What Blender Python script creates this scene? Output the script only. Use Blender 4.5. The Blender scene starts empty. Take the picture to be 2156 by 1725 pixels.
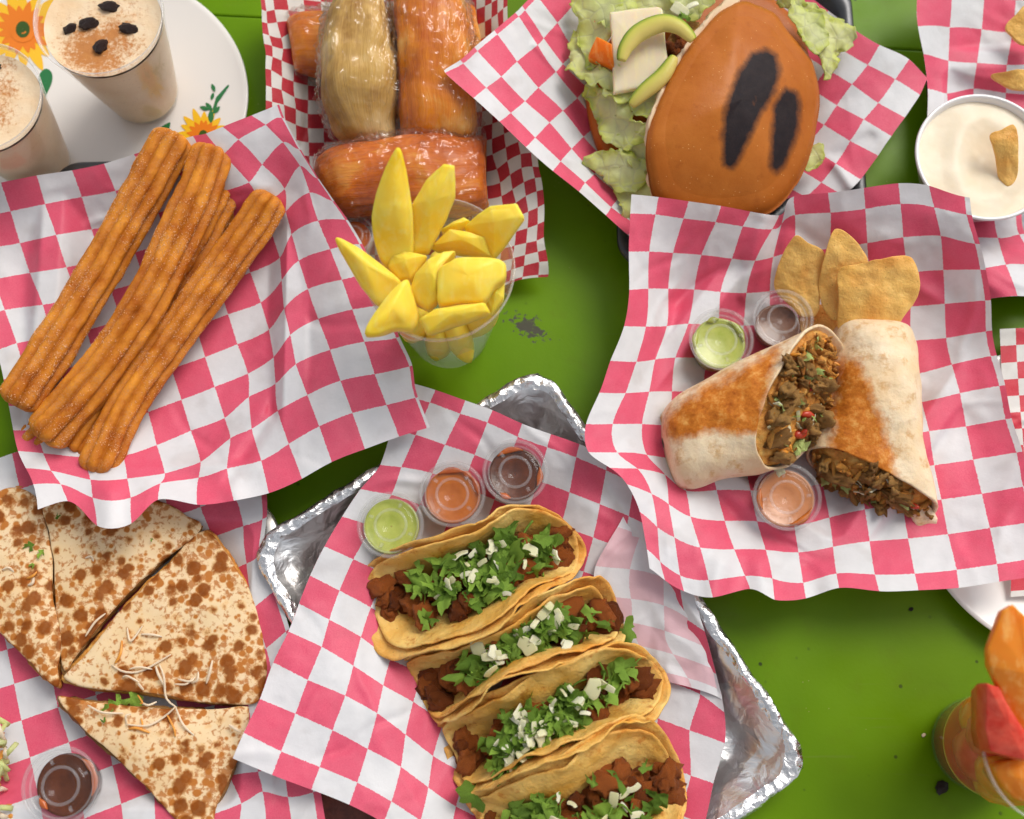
import bpy, bmesh, math, random
import numpy as np
from mathutils import Vector, Matrix

# ------------------------------------------------------------------ scene, camera, light
scene = bpy.context.scene
RW, RH = 2156.0, 1725.0            # pixel frame in which positions were measured
LENS = 42.0
TILT = math.radians(14.2)
DIST = 0.828
F = RW * LENS / 36.0
CAM_H = DIST * math.cos(TILT)
CAM = np.array([0.0, -DIST * math.sin(TILT), CAM_H])
cam_d = bpy.data.cameras.new("camera")
cam = bpy.data.objects.new("camera", cam_d)
scene.collection.objects.link(cam)
cam.location = CAM
cam.rotation_euler = (TILT, 0, 0)
cam_d.lens = LENS
cam_d.sensor_width = 36.0
cam_d.clip_start = 0.02
cam_d.clip_end = 50.0
cam_d.dof.use_dof = True
cam_d.dof.focus_distance = 0.775
cam_d.dof.aperture_fstop = 5.0
scene.camera = cam

SUN_EL, SUN_AZ = 52.0, 40.0        # azimuth measured clockwise from +Y
world = bpy.data.worlds.new("World")
scene.world = world
world.use_nodes = True
wn = world.node_tree
for n in list(wn.nodes):
    wn.nodes.remove(n)
wo = wn.nodes.new("ShaderNodeOutputWorld")
wb = wn.nodes.new("ShaderNodeBackground")
sky = wn.nodes.new("ShaderNodeTexSky")
sky.sky_type = 'NISHITA'
sky.sun_disc = False
sky.sun_elevation = math.radians(SUN_EL)
sky.sun_rotation = math.radians(SUN_AZ)
sky.dust_density = 3.0
hs = wn.nodes.new("ShaderNodeHueSaturation")
hs.inputs["Saturation"].default_value = 0.22      # overcast: a nearly grey sky
wn.links.new(sky.outputs[0], hs.inputs["Color"])
wn.links.new(hs.outputs[0], wb.inputs["Color"])
wb.inputs["Strength"].default_value = 0.145
wn.links.new(wb.outputs[0], wo.inputs["Surface"])

sun_d = bpy.data.lights.new("sun", 'SUN')
sun_d.energy = 1.6
sun_d.angle = math.radians(28)
sun_d.color = (1.0, 0.94, 0.85)
sun = bpy.data.objects.new("sun", sun_d)
scene.collection.objects.link(sun)
_az, _el = math.radians(SUN_AZ), math.radians(SUN_EL)
sdir = Vector((math.sin(_az) * math.cos(_el), math.cos(_az) * math.cos(_el), math.sin(_el)))
sun.rotation_euler = sdir.to_track_quat('Z', 'Y').to_euler()

vs = scene.view_settings
vs.view_transform = 'Standard'
vs.look = 'None'
vs.exposure = 0.06
vs.gamma = 1.0
vs.use_curve_mapping = False
try:
    scene.cycles.use_denoising = True
    scene.cycles.max_bounces = 10
    scene.cycles.transparent_max_bounces = 24
    scene.cycles.caustics_reflective = False
    scene.cycles.caustics_refractive = False
except Exception:
    pass

# ------------------------------------------------------------------ helpers
CT, ST = math.cos(TILT), math.sin(TILT)
def at(px, py, z=0.0):
    """world point at height z that lies on the sight line measured at (px, py)"""
    px = np.asarray(px, float); py = np.asarray(py, float); z = np.asarray(z, float)
    cx = (px - RW / 2) / F; cy = -(py - RH / 2) / F
    dx = cx; dy = cy * CT + ST; dz = cy * ST - CT
    t = (z - CAM[2]) / dz
    return np.stack(np.broadcast_arrays(CAM[0] + dx * t, CAM[1] + dy * t, z), -1)

def project(p):
    p = np.asarray(p, float) - CAM
    x = p[..., 0]; y = p[..., 1] * CT + p[..., 2] * ST; zc = -(-p[..., 1] * ST + p[..., 2] * CT)
    return np.stack([RW / 2 + F * x / zc, RH / 2 - F * y / zc], -1)

def msize(px, py, z, r):
    """length in metres of r pixels seen at that place"""
    p = at(px, py, z) - CAM
    zc = -(-p[1] * ST + p[2] * CT)
    return r * zc / F

def _hash(ix, iy, iz, seed):
    h = (ix.astype(np.int64) * 374761393 + iy.astype(np.int64) * 668265263 + iz.astype(np.int64) * 2147483647 + seed * 974634777) & 0x7fffffff
    h = ((h ^ (h >> 13)) * 1274126177) & 0x7fffffff
    h = (h ^ (h >> 16)) & 0xffff
    return h / 32767.5 - 1.0

def vnoise(p, scale=1.0, seed=0, octaves=3):
    p = np.asarray(p, float) * scale
    if p.shape[-1] == 2:
        p = np.concatenate([p, np.zeros(p.shape[:-1] + (1,))], -1)
    out = 0.0; amp = 1.0; tot = 0.0
    for o in range(octaves):
        i = np.floor(p).astype(np.int64); f = p - i
        f = f * f * f * (f * (f * 6 - 15) + 10)
        r = 0
        for dx in (0, 1):
            for dy in (0, 1):
                for dz in (0, 1):
                    w = (f[..., 0] if dx else 1 - f[..., 0]) * (f[..., 1] if dy else 1 - f[..., 1]) * (f[..., 2] if dz else 1 - f[..., 2])
                    r = r + w * _hash(i[..., 0] + dx, i[..., 1] + dy, i[..., 2] + dz, seed + o * 17)
        out = out + amp * r; tot += amp
        amp *= 0.5; p = p * 2.03 + 7.1
    return out / tot

def tps_fit(X, Y, lam=1e-4):
    X = np.asarray(X, float); Y = np.asarray(Y, float)
    n = len(X)
    mu = X.mean(0); sc = X.std() + 1e-9
    Xn = (X - mu) / sc
    d2 = ((Xn[:, None] - Xn[None]) ** 2).sum(-1)
    K = 0.5 * d2 * np.log(d2 + 1e-12)
    P = np.concatenate([np.ones((n, 1)), Xn], 1)
    A = np.zeros((n + 3, n + 3))
    A[:n, :n] = K + lam * np.eye(n); A[:n, n:] = P; A[n:, :n] = P.T
    B = np.zeros((n + 3, Y.shape[1])); B[:n] = Y
    W = np.linalg.lstsq(A, B, rcond=None)[0]
    def ev(Q):
        Q = np.asarray(Q, float); shp = Q.shape[:-1]
        q = (Q.reshape(-1, 2) - mu) / sc
        out = np.zeros((len(q), Y.shape[1]))
        for s in range(0, len(q), 20000):
            qq = q[s:s + 20000]
            d = ((qq[:, None] - Xn[None]) ** 2).sum(-1)
            out[s:s + 20000] = (0.5 * d * np.log(d + 1e-12)) @ W[:n] + W[n] + qq @ W[n + 1:]
        return out.reshape(shp + (Y.shape[1],))
    return ev

COL = scene.collection
OFF = {}
def root_of(o):
    while o.parent is not None:
        o = o.parent
    return o

def thing(name, label, cat, loc, group=None):
    o = bpy.data.objects.new(name, None)
    o.empty_display_size = 0.01
    COL.objects.link(o)
    o.location = loc
    o["label"] = label; o["category"] = cat
    if group: o["group"] = group
    OFF[o.name] = np.asarray(loc, float)
    return o

def tag(o, label, cat, group=None):
    o["label"] = label; o["category"] = cat
    if group: o["group"] = group
    return o

def add(name, verts, faces, mat, parent=None, loc=None, smooth=True, uv=None, attrs=None, kind=None):
    verts = np.asarray(verts, float).reshape(-1, 3)
    if parent is not None:
        off = OFF[root_of(parent).name]
    else:
        off = np.asarray(loc, float) if loc is not None else np.array([verts[:, 0].mean(), verts[:, 1].mean(), verts[:, 2].min()])
    me = bpy.data.meshes.new(name)
    me.from_pydata((verts - off).tolist(), [], [tuple(int(i) for i in f) for f in faces])
    if uv is not None:
        layer = me.uv_layers.new(name="UVMap")
        li = np.zeros(len(me.loops), dtype=np.int32)
        me.loops.foreach_get("vertex_index", li)
        layer.data.foreach_set("uv", np.asarray(uv, float)[li].ravel())
    if attrs:
        for k, v in attrs.items():
            a = me.attributes.new(k, 'FLOAT', 'POINT')
            a.data.foreach_set("value", np.asarray(v, np.float32))
    if smooth:
        me.polygons.foreach_set("use_smooth", [True] * len(me.polygons))
    me.update()
    if mat is not None:
        me.materials.append(mat)
    o = bpy.data.objects.new(name, me)
    COL.objects.link(o)
    if parent is not None:
        o.parent = parent
    else:
        o.location = off
        OFF[o.name] = off
    if kind: o["kind"] = kind
    return o

def inst(src_mesh, name, M, parent):
    """a piece that shares mesh data; M is its world matrix"""
    o = bpy.data.objects.new(name, src_mesh)
    COL.objects.link(o)
    off = OFF[root_of(parent).name]
    o.parent = parent
    o.matrix_basis = Matrix.Translation(Vector(-off)) @ M
    return o

def grid_faces(nu, nv, wrap_u=False):
    f = []
    for i in range(nu if wrap_u else nu - 1):
        i2 = (i + 1) % nu
        for j in range(nv - 1):
            f.append((i * nv + j, i2 * nv + j, i2 * nv + j + 1, i * nv + j + 1))
    return f

def lathe(profile, n, c, wob=0.0, seed=0, close_bottom=False):
    V = []; m = len(profile)
    for i in range(n):
        a = 2 * math.pi * i / n
        for r, z in profile:
            V.append((c[0] + r * math.cos(a), c[1] + r * math.sin(a), c[2] + z))
    return np.array(V), grid_faces(n, m, True)

def smooth_closed(pts, n):
    """Catmull-Rom through a closed outline, resampled to n points"""
    P = np.asarray(pts, float); m = len(P)
    seg = np.linalg.norm(np.roll(P, -1, 0)[:, :2] - P[:, :2], axis=1)
    cum = np.concatenate([[0], np.cumsum(seg)])
    out = []
    for k in range(n):
        s = cum[-1] * k / n
        i = min(int(np.searchsorted(cum, s, side='right') - 1), m - 1)
        t = (s - cum[i]) / (seg[i] + 1e-9)
        p0, p1, p2, p3 = P[(i - 1) % m], P[i], P[(i + 1) % m], P[(i + 2) % m]
        out.append(0.5 * ((2 * p1) + (-p0 + p2) * t + (2 * p0 - 5 * p1 + 4 * p2 - p3) * t * t + (-p0 + 3 * p1 - 3 * p2 + p3) * t ** 3))
    return np.array(out)

def lin_closed(pts, n):
    P = np.asarray(pts, float); m = len(P)
    seg = np.linalg.norm(np.roll(P, -1, 0)[:, :2] - P[:, :2], axis=1)
    cum = np.concatenate([[0], np.cumsum(seg)])
    out = []
    for k in range(n):
        s = cum[-1] * k / n
        i = min(int(np.searchsorted(cum, s, side='right') - 1), m - 1)
        t = (s - cum[i]) / (seg[i] + 1e-9)
        out.append(P[i] * (1 - t) + P[(i + 1) % m] * t)
    return np.array(out)

def ring_solid(outline, thick, bevel=0.002, dome=0.004, n=64, rings=8, sharp=False, noise=0.0, nscale=60, seed=1, bot=0.92, edge=0.0, center=None):
    """closed solid from an outline of (px, py, z): rounded top, side wall, flat underside"""
    o = lin_closed(outline, n) if sharp else smooth_closed(outline, n)
    W = at(o[:, 0], o[:, 1], o[:, 2])
    if edge:
        c0 = W.mean(0)
        dr = W - c0
        W = W + dr * (edge * vnoise(W, 220, seed, 3)[:, None])
    c = W.mean(0) if center is None else at(*center)
    size = np.linalg.norm((W - c)[:, :2], axis=1).mean()
    R = []
    # underside centre .. side .. bevel .. top centre
    bz = np.array([0, 0, -thick])
    for f in (0.02, 0.5, 1.0):
        R.append(c + (W - c) * bot * f + bz)
    R.append(W + bz * 0.5)
    b = bevel / size
    for k in range(0, 4):
        a = math.pi / 2 * k / 3
        R.append(c + (W - c) * (1 - b * (1 - math.cos(a))) + np.array([0, 0, -bevel * (1 - math.sin(a))]))
    f0 = 1 - b
    for k in range(1, rings + 1):
        f = f0 * (1 - k / rings) + 0.004
        q = 1 - (f / f0) ** 2
        R.append(c + (W - c) * f + np.array([0, 0, dome * q]))
    R = np.array(R)
    V = np.transpose(R, (1, 0, 2)).reshape(-1, 3)
    if noise:
        V = V + np.stack([vnoise(V, nscale, seed + i, 3) for i in range(3)], -1) * noise
    return V, grid_faces(n, len(R), True)

def sweep(path, radius_fn, nseg=24, cap=True, up=(0, 0, 1)):
    """tube along a world path; radius_fn(t, angle) -> (lateral, vertical) offsets"""
    P = np.asarray(path, float); m = len(P)
    T = np.gradient(P, axis=0); T /= np.linalg.norm(T, axis=1)[:, None]
    up = np.array(up, float)
    V = []
    for i in range(m):
        s = np.cross(T[i], up); s /= np.linalg.norm(s) + 1e-9
        u = np.cross(s, T[i])
        t = i / (m - 1)
        for j in range(nseg):
            a = 2 * math.pi * j / nseg
            x, y = radius_fn(t, a)
            V.append(P[i] + s * x + u * y)
    Fc = []
    for i in range(m - 1):
        for j in range(nseg):
            j2 = (j + 1) % nseg
            Fc.append((i * nseg + j, i * nseg + j2, (i + 1) * nseg + j2, (i + 1) * nseg + j))
    if cap:
        Fc.append(tuple(range(nseg - 1, -1, -1)))
        Fc.append(tuple((m - 1) * nseg + j for j in range(nseg)))
    return np.array(V), Fc

def resample(pts, n):
    P = np.asarray(pts, float)
    seg = np.linalg.norm(np.diff(P, axis=0), axis=1); cum = np.concatenate([[0], np.cumsum(seg)])
    out = []
    m = len(P)
    for k in range(n):
        s = cum[-1] * k / (n - 1)
        i = min(int(np.searchsorted(cum, s, side='right') - 1), m - 2)
        t = (s - cum[i]) / (seg[i] + 1e-12)
        p0 = P[max(i - 1, 0)]; p1 = P[i]; p2 = P[i + 1]; p3 = P[min(i + 2, m - 1)]
        out.append(0.5 * ((2 * p1) + (-p0 + p2) * t + (2 * p0 - 5 * p1 + 4 * p2 - p3) * t * t + (-p0 + 3 * p1 - 3 * p2 + p3) * t ** 3))
    return np.array(out)

def blob_mesh(name, mat, seed, sx=1, sy=1, sz=1, amp=0.35, sub=2, scale=1.6):
    bm = bmesh.new()
    bmesh.ops.create_icosphere(bm, subdivisions=sub, radius=1.0)
    V = np.array([v.co[:] for v in bm.verts])
    d = 1 + amp * vnoise(V, scale, seed, 3)
    V = V * d[:, None] * np.array([sx, sy, sz])
    for v, c in zip(bm.verts, V):
        v.co = c
    me = bpy.data.meshes.new(name)
    bm.to_mesh(me); bm.free()
    me.polygons.foreach_set("use_smooth", [True] * len(me.polygons))
    me.materials.append(mat)
    return me

def mtx(loc, rot, sc):
    from mathutils import Euler
    if not hasattr(sc, '__len__'): sc = (sc, sc, sc)
    return Matrix.LocRotScale(Vector(loc), Euler(rot), Vector(sc))

def poly_sd(P, poly):
    """signed distance in pixels, positive inside"""
    P = np.asarray(P, float); poly = np.asarray(poly, float)
    d = np.full(len(P), 1e9); inside = np.zeros(len(P), bool)
    for i in range(len(poly)):
        a = poly[i]; b = poly[(i + 1) % len(poly)]
        ab = b - a
        t = np.clip(((P - a) @ ab) / (ab @ ab), 0, 1)
        d = np.minimum(d, np.linalg.norm(P - (a + t[:, None] * ab), axis=1))
        c = ((a[1] > P[:, 1]) != (b[1] > P[:, 1])) & (P[:, 0] < (b[0] - a[0]) * (P[:, 1] - a[1]) / (b[1] - a[1] + 1e-12) + a[0])
        inside ^= c
    return np.where(inside, d, -d)

# ------------------------------------------------------------------ materials
def name_is_food(n):
    return not any(w in n for w in ('paint', 'paper', 'plate', 'bowl', 'metal', 'juice', 'raisin'))

class NT:
    def __init__(s, name):
        s.m = bpy.data.materials.new(name); s.m.use_nodes = True
        s.t = s.m.node_tree
        s.b = s.t.nodes["Principled BSDF"]; s.o = s.t.nodes["Material Output"]
        s.tc = s.t.nodes.new("ShaderNodeTexCoord")
    def n(s, typ, **kw):
        n = s.t.nodes.new(typ)
        for k, v in kw.items():
            setattr(n, k, v)
        return n
    def l(s, a, b): s.t.links.new(a, b)
    def v(s, sock, val):
        if hasattr(val, 'links') or isinstance(val, bpy.types.NodeSocket): s.l(val, sock)
        else: sock.default_value = val
    def coord(s, scale=(1, 1, 1), rot=(0, 0, 0), src="Object", loc=(0, 0, 0)):
        mp = s.n("ShaderNodeMapping")
        s.l(s.tc.outputs[src], mp.inputs["Vector"])
        mp.inputs["Scale"].default_value = scale; mp.inputs["Rotation"].default_value = rot; mp.inputs["Location"].default_value = loc
        return mp.outputs[0]
    def noise(s, scale, detail=4, rough=0.55, vec=None, dist=0.0):
        n = s.n("ShaderNodeTexNoise")
        n.inputs["Scale"].default_value = scale; n.inputs["Detail"].default_value = detail
        n.inputs["Roughness"].default_value = rough; n.inputs["Distortion"].default_value = dist
        s.l(vec if vec is not None else s.tc.outputs["Object"], n.inputs["Vector"])
        return n.outputs["Fac"]
    def voro(s, scale, feature='F1', vec=None, rnd=1.0):
        n = s.n("ShaderNodeTexVoronoi", feature=feature)
        n.inputs["Scale"].default_value = scale; n.inputs["Randomness"].default_value = rnd
        s.l(vec if vec is not None else s.tc.outputs["Object"], n.inputs["Vector"])
        return n.outputs["Distance"]
    def ramp(s, fac, stops, interp='LINEAR'):
        r = s.n("ShaderNodeValToRGB"); cr = r.color_ramp; cr.interpolation = interp
        while len(cr.elements) < len(stops): cr.elements.new(0.5)
        for e, (p, c) in zip(cr.elements, stops):
            e.position = p
            e.color = (c, c, c, 1) if not hasattr(c, '__len__') else (c[0], c[1], c[2], 1)
        s.l(fac, r.inputs[0])
        return r.outputs[0]
    def math(s, op, a, b=None, c=None, clamp=False):
        m = s.n("ShaderNodeMath", operation=op); m.use_clamp = clamp
        s.v(m.inputs[0], a)
        if b is not None: s.v(m.inputs[1], b)
        if c is not None: s.v(m.inputs[2], c)
        return m.outputs[0]
    def mix(s, fac, a, b, blend='MIX'):
        m = s.n("ShaderNodeMix", data_type='RGBA', blend_type=blend)
        s.v(m.inputs[0], fac)
        for k, val in ((6, a), (7, b)):
            if isinstance(val, bpy.types.NodeSocket): s.l(val, m.inputs[k])
            else: m.inputs[k].default_value = (val[0], val[1], val[2], 1)
        return m.outputs[2]
    def attr(s, name):
        a = s.n("ShaderNodeAttribute"); a.attribute_name = name
        return a.outputs["Fac"]
    def rand(s):
        return s.n("ShaderNodeObjectInfo").outputs["Random"]
    def bump(s, h, strength=0.5, dist=0.001, nrm=None):
        b = s.n("ShaderNodeBump")
        b.inputs["Strength"].default_value = strength; b.inputs["Distance"].default_value = dist
        s.l(h, b.inputs["Height"])
        if nrm is not None: s.l(nrm, b.inputs["Normal"])
        return b.outputs[0]
    def set(s, **kw):
        names = dict(col="Base Color", rough="Roughness", metal="Metallic", spec="Specular IOR Level", sss="Subsurface Weight", sssr="Subsurface Radius", ssss="Subsurface Scale",
                     coat="Coat Weight", coatr="Coat Roughness", coatn="Coat Normal", nrm="Normal", trans="Transmission Weight", ior="IOR", alpha="Alpha", sheen="Sheen Weight")
        if 'spec' in kw and name_is_food(s.m.name): kw['spec'] *= 0.45
        for k, val in kw.items():
            sk = s.b.inputs[names[k]]
            if isinstance(val, bpy.types.NodeSocket): s.l(val, sk)
            elif k == 'col': sk.default_value = (val[0], val[1], val[2], 1)
            else: sk.default_value = val
        return s.m

def paper_mat(name, red, white, flip=0, line=True):
    s = NT(name)
    uv = s.tc.outputs["UV"]
    sep = s.n("ShaderNodeSeparateXYZ"); s.l(uv, sep.inputs[0])
    jit = s.math('MULTIPLY', s.math('SUBTRACT', s.noise(900, 2), 0.5), 0.05)
    u = s.math('ADD', sep.outputs[0], jit); v = s.math('ADD', sep.outputs[1], jit)
    fu = s.math('FLOOR', u); fv = s.math('FLOOR', v)
    sm = s.math('ADD', s.math('ADD', fu, fv), 100.0 + flip)
    par = s.math('MODULO', sm, 2.0)
    fib = s.noise(1400, 3, 0.7)
    blot = s.noise(90, 4, 0.6)
    ink = s.mix(s.ramp(fib, [(0.3, 0), (0.75, 1)]), red, tuple(min(1, r * 1.05 + 0.06) for r in red))
    ink = s.mix(s.ramp(blot, [(0.35, 0.0), (0.7, 0.35)]), ink, tuple(min(1, r * 0.9 + 0.09) for r in red))
    wh = s.mix(s.ramp(blot, [(0.3, 0), (0.7, 1)]), white, tuple(w * 0.93 for w in white))
    col = s.mix(par, wh, ink)
    grease = s.ramp(s.noise(35, 3, 0.5), [(0.56, 0), (0.70, 0.30)])
    col = s.mix(grease, col, (0.62, 0.55, 0.50), 'MULTIPLY')
    geo = s.n("ShaderNodeNewGeometry")
    back = s.mix(par, white, tuple(0.62 * w + 0.38 * r for w, r in zip(white, red)))
    col = s.mix(geo.outputs["Backfacing"], col, back)
    h = s.math('ADD', s.noise(110, 5, 0.6), s.math('MULTIPLY', fib, 0.12))
    s.set(col=col, rough=0.5, spec=0.35, nrm=s.bump(h, 0.35, 0.0012))
    tr = s.n("ShaderNodeBsdfTranslucent"); s.l(col, tr.inputs[0])
    mx = s.n("ShaderNodeMixShader"); mx.inputs[0].default_value = 0.16
    s.l(s.b.outputs[0], mx.inputs[1]); s.l(tr.outputs[0], mx.inputs[2]); s.l(mx.outputs[0], s.o.inputs[0])
    return s.m

RED_A = (0.76, 0.075, 0.155); WHITE_A = (0.785, 0.78, 0.80)
RED_B = (0.50, 0.004, 0.022); WHITE_B = (0.78, 0.75, 0.72)
M_paper0 = paper_mat("deli_paper", RED_A, WHITE_A, 0)
M_paper1 = paper_mat("deli_paper_shifted", RED_A, WHITE_A, 1)
M_paperS = paper_mat("small_check_paper", RED_B, WHITE_B, 0)
M_paperR = paper_mat("bright_small_check_paper", (0.62, 0.015, 0.04), (0.80, 0.78, 0.74), 0)

def m_table():
    s = NT("green_paint")
    big = s.noise(9, 3, 0.5)
    col = s.mix(s.ramp(big, [(0.35, 0), (0.7, 1)]), (0.110, 0.230, 0.001), (0.155, 0.305, 0.001))
    col = s.mix(s.ramp(s.noise(45, 5, 0.65), [(0.55, 0), (0.75, 0.35)]), col, (0.12, 0.17, 0.004))
    sp = s.math('MULTIPLY', s.ramp(s.voro(75), [(0.07, 1), (0.12, 0)]), s.ramp(s.noise(22, 3, 0.6), [(0.5, 0), (0.6, 1)]))
    col = s.mix(sp, col, (0.03, 0.045, 0.01))
    sp2 = s.math('MULTIPLY', s.ramp(s.voro(160), [(0.05, 1), (0.09, 0)]), s.ramp(s.noise(33, 3, 0.6), [(0.55, 0), (0.62, 0.8)]))
    col = s.mix(sp2, col, (0.30, 0.33, 0.08))
    # worn patch of scraped paint
    c = at(1112, 690, 0.0)
    g = s.n("ShaderNodeNewGeometry").outputs["Position"]
    def patch(c, rx, ry, rot=0.0):
        mp = s.n("ShaderNodeMapping", vector_type='TEXTURE'); s.l(g, mp.inputs[0])
        mp.inputs["Location"].default_value = (c[0], c[1], 0); mp.inputs["Scale"].default_value = (rx, ry, 1); mp.inputs["Rotation"].default_value = (0, 0, rot)
        ln = s.n("ShaderNodeVectorMath", operation='LENGTH'); s.l(mp.outputs[0], ln.inputs[0])
        return s.math('SUBTRACT', 1.0, ln.outputs["Value"], clamp=True)
    p1 = s.math('ADD', patch(c, 0.032, 0.017, -0.5), s.math('MULTIPLY', s.math('SUBTRACT', s.noise(190, 5, 0.7), 0.5), 2.4))
    flake = s.ramp(p1, [(0.62, 0), (0.72, 1)])
    flake = s.math('MULTIPLY', flake, s.ramp(patch(c, 0.034, 0.02, -0.5), [(0.0, 0), (0.2, 1)]))
    col = s.mix(flake, col, (0.075, 0.07, 0.055))
    sc = s.ramp(s.noise(18, 3, 0.6, s.coord((1, 14, 1), (0, 0, 0.35)), 0.3), [(0.64, 0), (0.70, 0.5)])
    sc = s.math('MULTIPLY', sc, s.ramp(s.noise(12, 3), [(0.45, 0), (0.6, 1)]))
    col = s.mix(sc, col, (0.16, 0.24, 0.03))
    col = s.mix(s.ramp(s.noise(5, 3, 0.5), [(0.4, 0), (0.7, 0.55)]), col, (0.085, 0.135, 0.001))
    h = s.math('ADD', s.noise(25, 3), s.math('MULTIPLY', s.noise(420, 3), 0.25))
    h = s.math('SUBTRACT', h, s.math('MULTIPLY', flake, 0.6))
    s.set(col=col, rough=s.ramp(s.noise(30, 4), [(0.3, 0.28), (0.7, 0.42)]), spec=0.13, nrm=s.bump(h, 0.12, 0.002))
    return s.m
M_table = m_table()

def simple(name, col, rough=0.5, **kw):
    s = NT(name); s.set(col=col, rough=rough, **kw); return s.m

def m_metal_dark(name="dark_tray_metal", c1=(0.05, 0.052, 0.056), c2=(0.10, 0.10, 0.105), r=0.35, metal=0.7):
    s = NT(name)
    s.set(col=s.mix(s.noise(60, 4), c1, c2), rough=s.ramp(s.noise(120, 3), [(0.3, r - 0.08), (0.7, r + 0.08)]), metal=metal)
    return s.m
M_dark = m_metal_dark()
M_steel = m_metal_dark("steel_tray_metal", (0.42, 0.40, 0.38), (0.55, 0.53, 0.50), 0.28, 0.9)

def m_foil():
    s = NT("aluminium_foil")
    w = s.math('ADD', s.math('ADD', s.voro(75), s.math('MULTIPLY', s.voro(190), 0.5)), s.math('MULTIPLY', s.noise(140, 4, 0.6, dist=1.0), 0.5))
    s.set(col=(0.93, 0.92, 0.91), metal=1.0, rough=s.ramp(s.noise(50, 3), [(0.3, 0.16), (0.7, 0.30)]), nrm=s.bump(w, 0.75, 0.003))
    return s.m
M_foil = m_foil()
def m_foil_smooth():
    s = NT("pressed_foil")
    w = s.math('ADD', s.math('MULTIPLY', s.voro(48), 0.7), s.math('MULTIPLY', s.noise(60, 3, 0.5, dist=1.2), 0.6))
    s.set(col=(0.94, 0.93, 0.92), metal=1.0, rough=s.ramp(s.noise(30, 3), [(0.3, 0.28), (0.7, 0.45)]), nrm=s.bump(w, 0.6, 0.004))
    return s.m
M_foil2 = m_foil_smooth()

def m_ceramic(name, col=(0.80, 0.785, 0.77)):
    s = NT(name); s.set(col=col, rough=0.16, spec=0.5, coat=0.3, coatr=0.05); return s.m
M_plate = m_ceramic("glazed_plate", (0.80, 0.765, 0.73))

def m_clear(name, tint=(0.97, 0.97, 0.97), diff=0.04, rough=0.06, fres=0.28, base=0.022):
    """thin clear plastic: lets light straight through, glints at grazing angles"""
    s = NT(name)
    s.t.nodes.remove(s.b)
    tr = s.n("ShaderNodeBsdfTransparent"); tr.inputs[0].default_value = (*tint, 1)
    gl = s.n("ShaderNodeBsdfGlossy"); gl.inputs["Roughness"].default_value = rough; gl.inputs[0].default_value = (1, 1, 1, 1)
    df = s.n("ShaderNodeBsdfDiffuse"); df.inputs[0].default_value = (0.85, 0.85, 0.86, 1)
    lw = s.n("ShaderNodeLayerWeight"); lw.inputs["Blend"].default_value = 0.5      # same on both faces of the thin wall
    f = s.math('MULTIPLY_ADD', s.math('POWER', lw.outputs["Facing"], 4.0), fres, base)
    a = s.n("ShaderNodeMixShader"); a.inputs[0].default_value = diff
    s.l(tr.outputs[0], a.inputs[1]); s.l(df.outputs[0], a.inputs[2])
    b = s.n("ShaderNodeMixShader"); s.l(f, b.inputs[0])
    s.l(a.outputs[0], b.inputs[1]); s.l(gl.outputs[0], b.inputs[2]); s.l(b.outputs[0], s.o.inputs[0])
    return s.m
M_clear = m_clear("clear_plastic")
M_frost = m_clear("frosted_plastic", diff=0.07, rough=0.15, base=0.012)
M_wall = m_clear("clear_cup_plastic", diff=0.17, rough=0.08, fres=0.45)
M_rim = m_clear("thick_cup_rim", diff=0.24, rough=0.08, fres=0.5)
M_lid = m_clear("clear_lid_plastic", diff=0.008, rough=0.05, base=0.010)
M_film = m_clear("cling_film", diff=0.010, rough=0.13, fres=0.42, base=0.030)

def m_sauce(name, c1, c2, c3=None, scale=90):
    s = NT(name)
    col = s.mix(s.ramp(s.noise(scale, 4, 0.6), [(0.35, 0), (0.65, 1)]), c1, c2)
    if c3: col = s.mix(s.ramp(s.voro(450), [(0.06, 0.7), (0.12, 0)]), col, c3)
    s.set(col=col, rough=0.22, sss=0.2, sssr=(0.01, 0.006, 0.003), ssss=0.3, nrm=s.bump(s.noise(200, 3), 0.2, 0.001))
    return s.m
M_salsa_green = m_sauce("green_salsa", (0.38, 0.44, 0.05), (0.50, 0.54, 0.11), (0.55, 0.55, 0.25))
M_salsa_orange = m_sauce("orange_salsa", (0.44, 0.105, 0.006), (0.53, 0.145, 0.012), (0.55, 0.16, 0.03))
M_salsa_pink = m_sauce("peach_salsa", (0.52, 0.185, 0.055), (0.60, 0.235, 0.08), (0.60, 0.2, 0.06))
M_salsa_dark = m_sauce("dark_salsa", (0.065, 0.014, 0.002), (0.13, 0.028, 0.005), (0.28, 0.06, 0.015))
M_salsa_brown = m_sauce("brown_salsa", (0.13, 0.045, 0.018), (0.20, 0.075, 0.03), (0.30, 0.2, 0.15))
M_salsa_red = m_sauce("red_salsa", (0.50, 0.09, 0.010), (0.62, 0.15, 0.015), (0.5, 0.1, 0.02))

def m_churro():
    s = NT("fried_dough")
    col = s.mix(s.ramp(s.noise(42, 5, 0.65), [(0.34, 0), (0.64, 1)]), (0.42, 0.105, 0.004), (0.78, 0.30, 0.030))
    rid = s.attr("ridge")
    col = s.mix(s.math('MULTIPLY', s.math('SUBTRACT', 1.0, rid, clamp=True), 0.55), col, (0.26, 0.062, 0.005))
    cin = s.ramp(s.noise(800, 3, 0.7), [(0.48, 0), (0.58, 1)])
    cin = s.math('MULTIPLY', cin, s.ramp(s.noise(75, 3), [(0.4, 0.05), (0.62, 0.6)]))
    col = s.mix(cin, col, (0.55, 0.24, 0.09))
    h = s.math('ADD', s.noise(700, 3, 0.7), s.math('MULTIPLY', s.noise(90, 3), 0.35))
    s.set(col=col, rough=0.48, spec=0.4, sss=0.08, sssr=(0.01, 0.004, 0.001), ssss=0.3, nrm=s.bump(h, 0.6, 0.0012))
    return s.m
M_churro = m_churro()
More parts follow.
